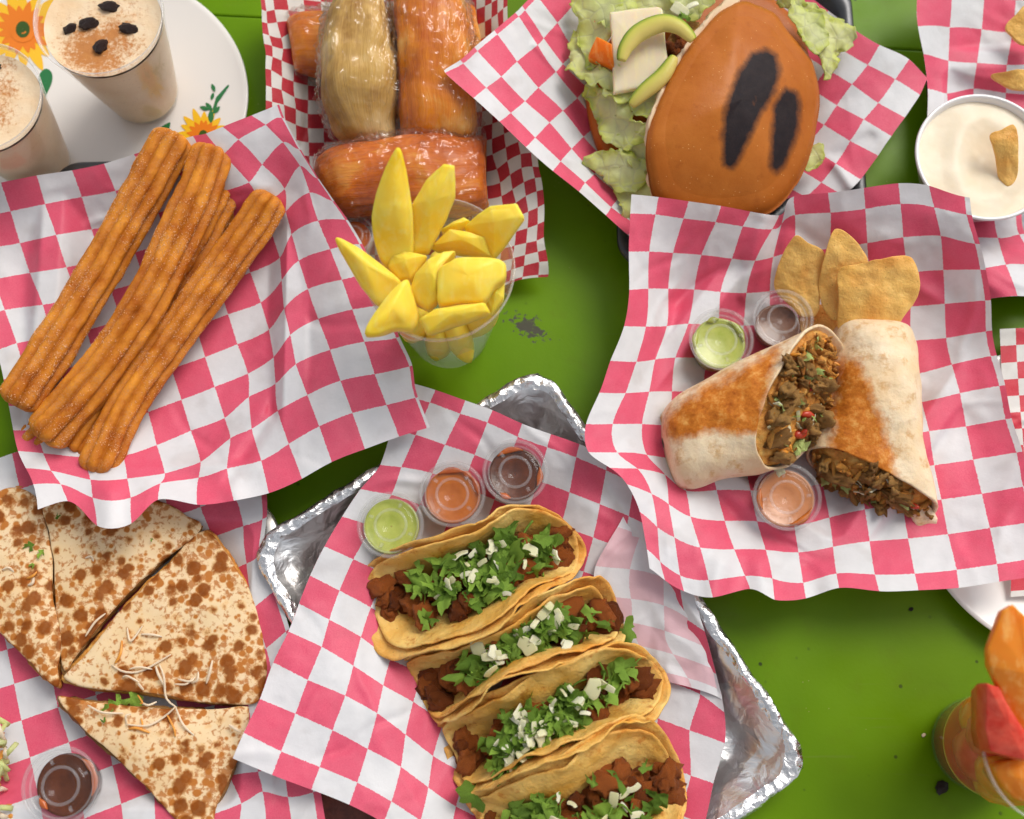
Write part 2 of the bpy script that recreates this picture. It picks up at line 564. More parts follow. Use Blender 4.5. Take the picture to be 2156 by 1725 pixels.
M_sugar = simple("sugar_crystals", (0.76, 0.44, 0.24), 0.3, spec=0.6)

def m_tortilla(name, base=(0.66, 0.38, 0.12), light=(0.74, 0.50, 0.22), spot=(0.36, 0.12, 0.02), amount=0.62, oil=0.4):
    s = NT(name)
    col = s.mix(s.ramp(s.noise(35, 4, 0.6), [(0.3, 0), (0.7, 1)]), base, light)
    col = s.mix(s.ramp(s.noise(110, 4, 0.65), [(amount, 0), (amount + 0.14, 0.75)]), col, spot)
    col = s.mix(s.ramp(s.attr("mask"), [(0.0, 0), (1.0, 0.9)]), col, (0.66, 0.19, 0.015))
    col = s.mix(s.ramp(s.voro(260), [(0.06, 0.6), (0.12, 0)]), col, (0.22, 0.08, 0.02))
    h = s.math('ADD', s.noise(160, 4, 0.6), s.math('MULTIPLY', s.noise(600, 2), 0.3))
    s.set(col=col, rough=oil, spec=0.4, sss=0.12, sssr=(0.01, 0.005, 0.002), ssss=0.3, nrm=s.bump(h, 0.75, 0.0016))
    return s.m
M_tort = m_tortilla("corn_tortilla", (0.70, 0.33, 0.045), (0.86, 0.60, 0.20), (0.46, 0.13, 0.012), 0.57)
M_chip = m_tortilla("fried_chip", (0.76, 0.40, 0.085), (0.86, 0.56, 0.18), (0.30, 0.10, 0.02), 0.66, 0.42)

def m_meat(name="grilled_meat", c1=(0.10, 0.022, 0.006), c2=(0.42, 0.105, 0.020), c3=(0.66, 0.27, 0.075)):
    s = NT(name)
    n = s.noise(130, 5, 0.65)
    col = s.ramp(n, [(0.3, c1), (0.52, c2), (0.72, c3)])
    col = s.mix(s.math('MULTIPLY', s.math('POWER', s.rand(), 2.0), 0.85), col, c1)
    s.set(col=col, rough=0.33, spec=0.5, sss=0.05, ssss=0.3, sssr=(0.01, 0.003, 0.001), nrm=s.bump(s.noise(300, 5, 0.7), 0.8, 0.002))
    return s.m
M_meat = m_meat()
M_beef = m_meat("brown_beef", (0.26, 0.115, 0.03), (0.56, 0.30, 0.09), (0.74, 0.48, 0.20))
M_beans = m_meat("rice_and_beans", (0.46, 0.16, 0.03), (0.74, 0.34, 0.07), (0.84, 0.54, 0.16))

def m_leaf(name, c1, c2, rough=0.42):
    s = NT(name)
    col = s.mix(s.rand(), c1, c2)
    col = s.mix(s.ramp(s.noise(160, 3), [(0.35, 0), (0.7, 0.5)]), col, tuple(min(1, c * 1.6) for c in c2))
    s.set(col=col, rough=rough, spec=0.4, nrm=s.bump(s.noise(240, 3), 0.5, 0.001))
    tr = s.n("ShaderNodeBsdfTranslucent"); s.l(col, tr.inputs[0])
    mx = s.n("ShaderNodeMixShader"); mx.inputs[0].default_value = 0.25
    s.l(s.b.outputs[0], mx.inputs[1]); s.l(tr.outputs[0], mx.inputs[2]); s.l(mx.outputs[0], s.o.inputs[0])
    return s.m
M_cil = m_leaf("cilantro", (0.035, 0.095, 0.008), (0.26, 0.42, 0.060))

def m_onion():
    s = NT("onion")
    col = s.mix(s.rand(), (0.60, 0.57, 0.32), (0.78, 0.76, 0.56))
    col = s.mix(s.ramp(s.noise(60, 2), [(0.5, 0), (0.7, 0.4)]), col, (0.52, 0.60, 0.26))
    s.set(col=col, rough=0.2, spec=0.5, sss=0.4, sssr=(0.01, 0.01, 0.006), ssss=0.4, nrm=s.bump(s.noise(200, 2, 0.5, s.coord((1, 6, 6))), 0.2, 0.001))
    return s.m
M_onion = m_onion()

def m_lettuce():
    s = NT("lettuce")
    e = s.attr("mask")
    col = s.ramp(e, [(0.0, (0.84, 0.88, 0.46)), (0.6, (0.76, 0.82, 0.22)), (1.0, (0.50, 0.62, 0.05))])
    col = s.mix(s.ramp(s.noise(70, 4, 0.6), [(0.4, 0), (0.7, 0.6)]), col, (0.66, 0.68, 0.42))
    vein = s.ramp(s.voro(95, 'DISTANCE_TO_EDGE'), [(0.0, 0.6), (0.08, 0)])
    col = s.mix(vein, col, (0.68, 0.70, 0.44))
    s.set(col=col, rough=0.32, spec=0.4, sss=0.1, ssss=0.3, sssr=(0.01, 0.012, 0.004), nrm=s.bump(s.math('SUBTRACT', s.noise(90, 4), s.math('MULTIPLY', vein, 0.3)), 0.6, 0.002))
    tr = s.n("ShaderNodeBsdfTranslucent"); s.l(col, tr.inputs[0])
    mx = s.n("ShaderNodeMixShader"); mx.inputs[0].default_value = 0.42
    s.l(s.b.outputs[0], mx.inputs[1]); s.l(tr.outputs[0], mx.inputs[2]); s.l(mx.outputs[0], s.o.inputs[0])
    return s.m
M_lettuce = m_lettuce()

def m_bun():
    s = NT("toasted_bun_crust")
    col = s.mix(s.ramp(s.noise(28, 4, 0.55), [(0.3, 0), (0.7, 1)]), (0.40, 0.105, 0.010), (0.56, 0.185, 0.030))
    col = s.mix(s.ramp(s.noise(13, 4, 0.6), [(0.42, 0), (0.66, 0.6)]), col, (0.36, 0.085, 0.007))
    col = s.mix(s.ramp(s.noise(130, 5, 0.7), [(0.56, 0), (0.72, 0.4)]), col, (0.30, 0.07, 0.008))
    col = s.mix(s.ramp(s.attr("rim"), [(0.0, 0), (1.0, 0.8)]), col, (0.34, 0.07, 0.004))
    col = s.mix(s.ramp(s.voro(240), [(0.05, 0.8), (0.1, 0)]), col, (0.74, 0.42, 0.16))
    ch = s.math('ADD', s.attr("mask"), s.math('MULTIPLY', s.math('SUBTRACT', s.noise(120, 5, 0.7), 0.5), 0.6))
    chm = s.ramp(ch, [(0.10, 0), (0.34, 0.5), (0.66, 1)])
    col = s.mix(chm, col, s.mix(s.noise(220, 4), (0.010, 0.008, 0.011), (0.032, 0.020, 0.020)))
    s.set(col=col, rough=s.ramp(chm, [(0, 0.40), (1, 0.65)]), spec=0.42, sss=0.05, ssss=0.3, sssr=(0.01, 0.004, 0.001), nrm=s.bump(s.math('ADD', s.noise(60, 5, 0.6), s.math('MULTIPLY', s.noise(700, 2), 0.25)), 0.25, 0.0015))
    return s.m
M_bun = m_bun()
M_crumb = simple("bread_crumb", (0.72, 0.55, 0.36), 0.8)

def m_flour():
    """flour tortilla with toasted blisters"""
    s = NT("toasted_flour_tortilla")
    base = s.mix(s.ramp(s.noise(30, 4), [(0.3, 0), (0.7, 1)]), (0.78, 0.58, 0.33), (0.84, 0.70, 0.48))
    den = s.noise(13, 3, 0.5)
    thr = s.ramp(den, [(0.30, 0.1), (0.50, 1.0)])
    wob = s.math('MULTIPLY', s.math('SUBTRACT', s.noise(230, 3, 0.6), 0.5), 0.36)
    def spots(scale, lo, hi):          # blisters: rounded cells whose size follows the heat map
        d = s.math('ADD', s.voro(scale), wob)
        size = s.math('MULTIPLY_ADD', thr, hi - lo, lo)
        return s.math('SUBTRACT', size, d)
    a0 = spots(52, -0.10, 0.34); a1 = spots(84, 0.05, 0.50); a2 = spots(165, 0.02, 0.50)
    f2 = s.math('MULTIPLY_ADD', thr, 0.13, s.noise(260, 2.5, 0.6, dist=0.3))
    near = s.math('MAXIMUM', s.math('ADD', a0, 0.10), s.math('MAXIMUM', s.math('ADD', a1, 0.10), s.math('ADD', a2, 0.06)))
    gold = s.math('MAXIMUM', s.ramp(near, [(0.0, 0), (0.20, 1)]), s.math('MULTIPLY', thr, 0.35))
    char = s.math('MAXIMUM', s.ramp(a0, [(0.02, 0), (0.14, 1)]), s.ramp(a1, [(0.02, 0), (0.15, 1)]))
    tan = s.math('MAXIMUM', s.ramp(a2, [(0.02, 0), (0.16, 1)]), s.ramp(f2, [(0.60, 0), (0.72, 0.9)]))
    col = s.mix(s.math('MULTIPLY', gold, 0.66), base, (0.74, 0.36, 0.075))
    col = s.mix(s.math('MULTIPLY', tan, 0.9), col, (0.44, 0.135, 0.016))
    col = s.mix(s.math('MULTIPLY', char, 0.93), col, s.mix(s.noise(120, 3), (0.13, 0.024, 0.002), (0.36, 0.10, 0.012)))
    halo = char
    s.set(col=col, rough=0.5, spec=0.3, sss=0.1, ssss=0.3, sssr=(0.01, 0.006, 0.003), nrm=s.bump(s.math('ADD', s.noise(120, 4), s.math('MULTIPLY', halo, 0.3)), 0.35, 0.0012))
    return s.m
M_flour = m_flour()

def m_burrito():
    s = NT("grilled_burrito_wrap")
    base = s.mix(s.ramp(s.noise(45, 4), [(0.3, 0), (0.7, 1)]), (0.76, 0.55, 0.32), (0.84, 0.70, 0.50))
    base = s.mix(s.ramp(s.noise(80, 5, 0.7), [(0.53, 0), (0.68, 0.8)]), base, (0.56, 0.29, 0.09))
    ms = s.math('ADD', s.attr("mask"), s.math('MULTIPLY', s.math('SUBTRACT', s.noise(85, 6, 0.7), 0.5), 0.9))
    tm = s.ramp(ms, [(0.30, 0), (0.46, 0.65), (0.62, 1)])
    tone = s.ramp(s.noise(150, 5, 0.7), [(0.3, (0.36, 0.090, 0.010)), (0.52, (0.58, 0.185, 0.022)), (0.72, (0.76, 0.38, 0.10))])
    col = s.mix(tm, base, tone)
    s.set(col=col, rough=0.46, spec=0.35, sss=0.1, ssss=0.3, sssr=(0.01, 0.005, 0.002), nrm=s.bump(s.math('ADD', s.noise(130, 5, 0.6), s.math('MULTIPLY', s.noise(35, 3, 0.5, dist=1.0), 1.5)), 0.6, 0.002))
    return s.m
M_burrito = m_burrito()

def m_tamale(name, c1, c2, c3):
    """corn husk under tight plastic film"""
    s = NT(name)
    st = s.noise(9, 4, 0.5, s.coord((9, 1.0, 5), src="UV"), 0.6)
    big = s.noise(22, 4, 0.6, dist=0.5)
    mixf = s.math('MULTIPLY_ADD', big, 0.82, s.math('MULTIPLY', st, 0.18))
    col = s.ramp(mixf, [(0.34, c1), (0.5, c2), (0.64, c3)])
    s.set(col=col, rough=0.42, spec=0.4, coat=0.15, coatr=0.08, nrm=s.bump(s.math('ADD', st, big), 0.25, 0.002))
    return s.m
M_tamA = m_tamale("husk_tan", (0.36, 0.17, 0.03), (0.64, 0.38, 0.10), (0.80, 0.58, 0.26))
M_tamB = m_tamale("husk_orange", (0.50, 0.095, 0.002), (0.72, 0.215, 0.006), (0.80, 0.42, 0.10))
M_tamC = m_tamale("husk_rust", (0.32, 0.050, 0.002), (0.60, 0.135, 0.004), (0.74, 0.30, 0.04))

def m_mango(name="mango_flesh", c1=(0.97, 0.56, 0.005), c2=(0.98, 0.80, 0.15)):
    s = NT(name)
    col = s.mix(s.ramp(s.noise(26, 3, 0.5), [(0.25, 0), (0.75, 1)]), c1, c2)
    col = s.mix(s.ramp(s.noise(30, 4, 0.6, s.coord((7, 1, 7))), [(0.5, 0), (0.7, 0.3)]), col, (0.96, 0.84, 0.34))
    s.set(col=col, rough=0.33, spec=0.4, sss=0.65, sssr=(0.012, 0.007, 0.0015), ssss=1.0, nrm=s.bump(s.noise(110, 4, 0.6), 0.2, 0.001))
    return s.m
M_mango = m_mango()
M_melon = m_mango("cantaloupe_flesh", (0.78, 0.20, 0.012), (0.84, 0.32, 0.04))
def m_watermelon():
    s = NT("watermelon_flesh")
    col = s.mix(s.ramp(s.noise(120, 4, 0.6), [(0.35, 0), (0.7, 1)]), (0.66, 0.045, 0.025), (0.78, 0.14, 0.085))
    s.set(col=col, rough=0.28, spec=0.5, sss=0.3, sssr=(0.012, 0.003, 0.002), ssss=0.5, nrm=s.bump(s.noise(260, 4), 0.35, 0.001))
    return s.m
M_water = m_watermelon()

def m_horchata():
    s = NT("cinnamon_rice_drink")
    col = s.mix(s.ramp(s.noise(40, 4), [(0.3, 0), (0.7, 1)]), (0.74, 0.52, 0.31), (0.82, 0.63, 0.42))
    col = s.mix(s.ramp(s.voro(330), [(0.07, 0.7), (0.14, 0)]), col, (0.28, 0.15, 0.08))
    s.set(col=col, rough=0.3, spec=0.4, sss=0.8, ssss=1.0, sssr=(0.02, 0.016, 0.012))
    return s.m
M_horch = m_horchata()
def m_foam():
    s = NT("drink_top_with_cinnamon")
    col = s.mix(s.ramp(s.noise(55, 4), [(0.3, 0), (0.7, 1)]), (0.78, 0.55, 0.33), (0.84, 0.68, 0.48))
    m = s.math('ADD', s.attr("mask"), s.math('MULTIPLY', s.math('SUBTRACT', s.noise(330, 4, 0.75), 0.5), 1.5))
    col = s.mix(s.ramp(m, [(0.18, 0), (0.55, 0.9)]), col, s.mix(s.noise(300, 3), (0.40, 0.11, 0.012), (0.60, 0.24, 0.05)))
    s.set(col=col, rough=0.5, spec=0.3, sss=0.15, ssss=0.4, sssr=(0.01, 0.007, 0.004), nrm=s.bump(s.noise(350, 3), 0.3, 0.001))
    return s.m
M_foam = m_foam()
M_raisin = m_meat("raisin_skin", (0.012, 0.006, 0.006), (0.035, 0.014, 0.012), (0.07, 0.03, 0.025))
def m_queso():
    s = NT("white_cheese_dip")
    col = s.mix(s.ramp(s.noise(40, 3), [(0.35, 0), (0.65, 1)]), (0.78, 0.66, 0.48), (0.82, 0.72, 0.56))
    s.set(col=col, rough=0.3, spec=0.4, sss=0.3, sssr=(0.01, 0.008, 0.005), ssss=0.5, nrm=s.bump(s.noise(60, 3), 0.25, 0.0015))
    return s.m
M_queso = m_queso()
M_cheese = m_mango("fresh_cheese", (0.76, 0.62, 0.42), (0.80, 0.68, 0.50))
M_shredW = simple("white_cheese_shred", (0.82, 0.66, 0.46), 0.4, sss=0.2, ssss=0.3)
M_shredO = simple("orange_cheese_shred", (0.80, 0.30, 0.03), 0.4, sss=0.2, ssss=0.3)
M_tomato = simple("tomato", (0.52, 0.05, 0.02), 0.25)
M_carrot = m_mango("carrot", (0.72, 0.14, 0.006), (0.78, 0.19, 0.012))
def m_avocado():
    s = NT("avocado_flesh")
    e = s.attr("mask")
    col = s.ramp(e, [(0.0, (0.62, 0.50, 0.14)), (0.55, (0.55, 0.52, 0.10)), (0.85, (0.22, 0.32, 0.03)), (1.0, (0.10, 0.18, 0.02))])
    s.set(col=col, rough=0.35, spec=0.4, sss=0.2, ssss=0.4, sssr=(0.01, 0.01, 0.003), nrm=s.bump(s.noise(120, 3), 0.2, 0.001))
    return s.m
M_avo = m_avocado()
def m_brownmat():
    s = NT("rust_brown_board")
    col = s.mix(s.ramp(s.noise(120, 5, 0.7), [(0.35, 0), (0.65, 1)]), (0.10, 0.018, 0.010), (0.20, 0.042, 0.022))
    s.set(col=col, rough=0.45, nrm=s.bump(s.noise(500, 3), 0.4, 0.001))
    return s.m
M_brown = m_brownmat()
M_petalY = simple("print_yellow", (0.88, 0.50, 0.02), 0.25)
M_petalO = simple("print_orange", (0.78, 0.20, 0.012), 0.25)
M_printG = simple("print_green", (0.02, 0.17, 0.05), 0.25)
M_printD = simple("print_dark_green", (0.04, 0.09, 0.01), 0.25)
M_melamine = m_ceramic("white_bowl", (0.82, 0.80, 0.79))

# ------------------------------------------------------------------ table
def board(name, quad, z0, z1, mat, parent):
    q = np.array(quad, float)
    V = [(x, y, z1) for x, y in q] + [(x, y, z0) for x, y in q]
    F_ = [(0, 1, 2, 3), (7, 6, 5, 4)] + [(i, i + 4, (i + 1) % 4 + 4, (i + 1) % 4) for i in range(4)]
    o = add(name, V, F_, mat, parent, smooth=False)
    md = o.modifiers.new("bevel", 'BEVEL'); md.width = 0.0015; md.segments = 2
    return o
table = bpy.data.objects.new("table_top", None); COL.objects.link(table); table["kind"] = "structure"; OFF[table.name] = np.zeros(3)
sa = at(380, 28)[:2]; sb = at(1950, 106)[:2]
dv = (sb - sa) / np.linalg.norm(sb - sa); nv = np.array([-dv[1], dv[0]])
g = 0.0004
board("plank", [sa - dv * 1.2 + nv * g, sa - dv * 1.2 + nv * 0.9, sa + dv * 1.8 + nv * 0.9, sa + dv * 1.8 + nv * g][::-1], -0.03, -0.0006, M_table, table)
board("plank", [sa - dv * 1.2 - nv * 1.3, sa - dv * 1.2 - nv * g, sa + dv * 1.8 - nv * g, sa + dv * 1.8 - nv * 1.3][::-1], -0.03, 0.0, M_table, table)

# rust-brown board poking out at the lower edge
c0 = at(590, 1670, 0.004); c1 = at(860, 1682, 0.004)
V, Fc = ring_solid([(470, 1668, .005), (700, 1672, .005), (770, 1690, .005), (820, 1740, .005), (860, 1850, .005), (480, 1850, .005)], 0.0045, 0.0015, 0.0, 60, 6, True)
tag(add("serving_board", V, Fc, M_brown), "rust brown board edge between the quesadilla tray and the taco paper", "board")

# ------------------------------------------------------------------ trays
def rrect(hx, hy, r, n):
    pts = []
    for k, (sx, sy) in enumerate(((1, 1), (-1, 1), (-1, -1), (1, -1))):
        cx, cy = sx * (hx - r), sy * (hy - r)
        for j in range(n):
            a = math.pi / 2 * (k + j / (n - 1))
            pts.append((cx + r * math.cos(a), cy + r * math.sin(a)))
        # straight run, subdivided
        nx, ny = [(-1, 1), (-1, -1), (1, -1), (1, 1)][k]
        p = np.array(pts[-1])
        a2 = math.pi / 2 * (k + 1)
        q = np.array([nx * (hx - r), ny * (hy - r)]) + r * np.array([math.cos(a2), math.sin(a2)])
        for j in range(1, 24):
            pts.append(tuple(p + (q - p) * j / 24))
    return np.array(pts)

TRAYS = {}
def tray(name, T, R, L, zrim, zbot, r, rimw, mat, label, cat, inset=0.012, crumple=0.0, parts=True, group=None):
    """T, R, L: three corners (pixels) of the rim; the fourth follows"""
    T = at(T[0], T[1], zrim); R = at(R[0], R[1], zrim); L = at(L[0], L[1], zrim)
    ex = R - T; ey = L - T
    hx = np.linalg.norm(ex) / 2; ux = ex / (2 * hx)
    ey = ey - ux * (ey @ ux); hy = np.linalg.norm(ey) / 2; uy = ey / (2 * hy)
    c = (T + ux * hx + uy * hy)
    def ring(ins, z, rr):
        p = rrect(hx - ins, hy - ins, max(rr, 0.002), 10)
        return np.array([[c[0], c[1], z]] * len(p)) + p[:, :1] * ux + p[:, 1:] * uy
    h = zrim - zbot
    if crumple: 
        prof = [(-.0005, zrim - .010, r), (-.0025, zrim - .004, r), (-.002, zrim, r), (.001, zrim + .0015, r), (rimw * .5, zrim + .0008, r), (rimw, zrim - .001, r)]
        for k in range(1, 9): prof.append((rimw + inset * k / 8, zrim - .001 - (h - .002) * k / 8, r * (1 - .3 * k / 8)))
        m = rimw + inset
        for k in range(1, 14): prof.append((m + (min(hx, hy) - m - .003) * k / 13, zbot + .001, max(.002, r * .7 * (1 - k / 13))))
    else:
        prof = [(.003, zrim - .006, r), (0, zrim - .004, r), (-.0005, zrim - .0015, r), (.001, zrim, r), (rimw, zrim - .0005, r), (rimw + .002, zrim - .003, r)]
        for k in range(1, 5): prof.append((rimw + .002 + inset * k / 4, zrim - .003 - (h - .004) * k / 4, r))
        m = rimw + .002 + inset
        prof += [(m + .006, zbot, r * .9), (m + .03, zbot, r * .6), (min(hx, hy) - .004, zbot, .003)]
    rings = np.array([ring(*p) for p in prof])
    V = np.transpose(rings, (1, 0, 2)); nU, nV = V.shape[:2]
    V = V.reshape(-1, 3)
    if crumple:
        cr = np.abs(vnoise(V, 95, 5, 3)) + 0.6 * np.abs(vnoise(V, 210, 9, 2))
        D = np.stack([vnoise(V, 120, 31 + i, 3) for i in range(3)], -1)
        V = V + D * crumple + np.stack([vnoise(V, 420, 61 + i, 2) for i in range(3)], -1) * crumple * .4; V[:, 2] += (cr - .4) * crumple * 0.8
    root = thing(name, label, cat, (c[0], c[1], zbot), group)
    def height(W):
        d = W - c
        q = np.stack([np.abs(d @ ux) - (hx - r), np.abs(d @ uy) - (hy - r)], -1)
        sd = -(np.linalg.norm(np.maximum(q, 0), axis=-1) + np.minimum(q.max(-1), 0) - r)     # inside distance
        return np.interp(sd, [-.06, -.004, rimw + .003, rimw + .003 + inset + .004, rimw + inset + .02], [zrim - .06, zrim + .0005, zrim + .0005, zbot + .002, zbot + .001])
    TRAYS[name] = height
    if not parts:
        add("tray_body", V, grid_faces(nU, nV, True), mat, root)
        return root, (c, ux, uy, hx, hy)
    k = 6
    Vr = V.reshape(nU, nV, 3)
    add("rim", Vr[:, :k].reshape(-1, 3), grid_faces(nU, k, True), mat, root)
    add("pan", Vr[:, k - 1:].reshape(-1, 3), grid_faces(nU, nV - k + 1, True), M_foil2 if crumple else mat, root)
    return root, (c, ux, uy, hx, hy)

tray("foil_lined_tray", (1140, 772), (1708, 1612), (548, 1188), 0.030, 0.003, 0.020, 0.0055, M_foil, "shiny foil lined tray holding the tacos", "tray", inset=0.022, crumple=0.0022)
tray("churro_tray", (112, 342), (640, 330), (35, 1025), 0.040, 0.018, 0.02, 0.007, M_dark, "dark metal tray under the churro paper", "tray")
tray("burrito_tray", (1662, 392), (2112, 688), (1338, 890), 0.024, 0.003, 0.022, 0.007, M_dark, "dark metal tray under the burrito paper", "tray")
tray("sandwich_tray", (1288, -40), (1790, -40), (1288, 560), 0.022, 0.003, 0.02, 0.007, M_dark, "dark tray under the sandwich paper", "tray")
tray("nacho_tray", (1948, 120), (2460, 120), (1912, 620), 0.024, 0.003, 0.02, 0.007, M_dark, "dark tray under the white dip bowl", "tray")
tray("quesadilla_tray", (-160, 1045), (592, 1045), (-160, 1760), 0.020, 0.002, 0.03, 0.013, M_steel, "steel tray with wide rim under the quesadilla", "tray")

# ------------------------------------------------------------------ checked papers
def sheet(name, ctl, zctl, ur, vr, mat, label, res=14, wrinkle=0.0010, seed=3, folds=(), lam=2e-4, zmin=0.004, zmax=0.12, under=(), crease=.0022):
    ctl = np.array(ctl, float); zc = np.array(zctl, float)
    f = tps_fit(ctl[:, :2], ctl[:, 2:4], lam)
    fz = tps_fit(zc[:, :2], zc[:, 2:3], 1e-3)
    nu = int((ur[1] - ur[0]) * res) + 1; nv_ = int((vr[1] - vr[0]) * res) + 1
    U, Vv = np.meshgrid(np.linspace(*ur, nu), np.linspace(*vr, nv_), indexing='ij')
    uv = np.stack([U, Vv], -1).reshape(-1, 2)
    px = f(uv)
    z = np.clip(fz(px)[:, 0], zmin, zmax)
    w = vnoise(px, 1 / 95.0, seed, 3) * wrinkle * 1.6 + (0.5 - np.abs(vnoise(px, 1 / 60.0, seed + 5, 2))) * wrinkle
    for (x0, y0, x1, y1, amp, wid) in folds:
        a = np.array([x0, y0]); b = np.array([x1, y1]); ab = b - a
        t = np.clip(((px - a) @ ab) / (ab @ ab), 0, 1)
        d = np.linalg.norm(px - (a + t[:, None] * ab), axis=1)
        w = w + amp * np.exp(-(d / wid) ** 2)
    rl = random.Random(seed * 7 + 3)
    lo, hi = px.min(0), px.max(0)
    for k in range(26):                      # sharp handling creases
        a = np.array([rl.uniform(lo[0], hi[0]), rl.uniform(lo[1], hi[1])]); an = rl.uniform(0, 6.3); L = rl.uniform(60, 220)
        dd = np.array([math.cos(an), math.sin(an)]); q = px - a
        t = q @ dd; e = np.abs(q @ np.array([-dd[1], dd[0]]) + 6 * np.sin(t / 23.0 + k))
        w = w + rl.choice((-1, 1)) * rl.uniform(.4, 1.0) * crease * np.clip(1 - e / rl.uniform(10, 26), 0, 1) * np.clip(1 - np.abs(t) / L, 0, 1)
    z = np.maximum(z + w, zmin)
    W = at(px[:, 0], px[:, 1], z)
    for it in range(3):
        zz = z
        for t in under:
            hgt = TRAYS[t](W) + 0.0018
            k = 0.004
            hh = np.clip(0.5 + 0.5 * (hgt - zz) / k, 0, 1)
            zz = zz * (1 - hh) + hgt * hh + k * hh * (1 - hh)       # smooth maximum: the paper drapes over the rim
        W = at(px[:, 0], px[:, 1], zz)
    fc = grid_faces(nu, nv_)
    a, b, c, d = [W[i] for i in fc[len(fc) // 2]]
    if np.cross(b - a, d - a)[2] < 0:
        fc = [t[::-1] for t in fc]
    o = add(name, W, fc, mat, uv=uv)
    tag(o, label, "paper")
    return o

# taco paper
taco_ctl = [(1,1,905,848),(2,1,969,871),(3,1,1026,890),(4,1,1090,920),(5,1,1152,942),(6,1,1213,963),(1,2,875,916),(2,2,937,937),(3,2,999,958),
 (6,2,1199,1037),(7,2,1263,1062),(8,2,1324,1087),(7,3,1249,1132),(1,3,845,984),(2,3,910,997),(0,3.05,799,982),(1,4,824,1042),(0,4,759,1030),(1,6,744,1178),(1,8,693,1305),(1,9,677,1362),(0,9,607,1330),
 (1,10,648,1432),(0,10,575,1395),(1,11,622,1503),(0,11,547,1472),(1,12,592,1582),(0,12,513,1543),(0,12.6,490,1597),(1,12.6,573,1632),(2,11,700,1538),(2,12,673,1615),
 (2,8,760,1342),(2,9,744,1402),(3,9,807,1443),(3,8,822,1388),(4,9,870,1478),(2,10,727,1465),(3,10,794,1502),(4,10,854,1547),(3,11,774,1577),(4,11,844,1615),(5,10,912,1592),(3,12,752,1648),(4,12,824,1688),(5,11,902,1658),(6,11,960,1698),
 (8,4,1294,1228),(9,5,1347,1332),(10,6,1402,1433),(10,7,1385,1513),(11,6,1474,1462),(11,7,1452,1538),(11,8,1454,1633),(12,8,1502,1650),(12,7,1526,1565),(12,6,1525,1500),(12,5,1508,1420),(12,4,1484,1330),(12,3,1460,1245),(11.5,1,1490,1120)]
taco_z = [(890,825,.044),(1010,880,.041),(1150,945,.034),(1240,960,.030),(760,1000,.036),(830,1040,.030),(1000,990,.026),(1100,1050,.014),(950,1090,.014),(1000,1250,.010),(1200,1400,.010),(850,1300,.013),(1100,1600,.010),(1330,1500,.010),
 (690,1120,.037),(650,1240,.036),(600,1330,.037),(700,1400,.036),(770,1500,.036),(540,1470,.040),(490,1597,.043),(600,1630,.041),(700,1540,.037),(820,1690,.037),(900,1720,.032),(830,1500,.030),(900,1560,.022),
 (1300,1090,.028),(1400,1200,.024),(1460,1300,.020),(1400,1300,.012),(1520,1480,.018),(1525,1560,.016),(1480,1700,.014),(1000,1750,.012),(1490,1120,.012),(1450,1050,.014)]
sheet("checked_paper", taco_ctl, taco_z, (0.0, 12.0), (0.6, 12.6), M_paper0, "red and white checked paper under the tacos", under=("foil_lined_tray",), wrinkle=0.0009, seed=11)

# its corner folded over, showing the pale back of the print
flap = [(0,0,1330,1045,),(3,0,1440,1100),(0,1,1300,1110),(0,2,1254,1192),(1.5,2,1362,1205),(3,1.5,1462,1210),(1,3.2,1330,1272),(2.3,3.0,1420,1285),(3,2.6,1474,1300),(2,4.4,1402,1348),(3,4.2,1489,1372),(3,6.4,1521,1474),(2.7,6.3,1505,1460)]
flz = [(1330,1045,.030),(1440,1100,.034),(1254,1192,.0245),(1402,1348,.022),(1489,1372,.0265),(1520,1474,.021),(1464,1256,.030),(1362,1200,.030)]
fl = sheet("checked_paper", flap, flz, (0.0, 3.0), (0.0, 6.4), M_paper0, "pale folded-over paper flap beside the tacos on the right", wrinkle=0.0005, seed=12)
me = fl.data
me.flip_normals()

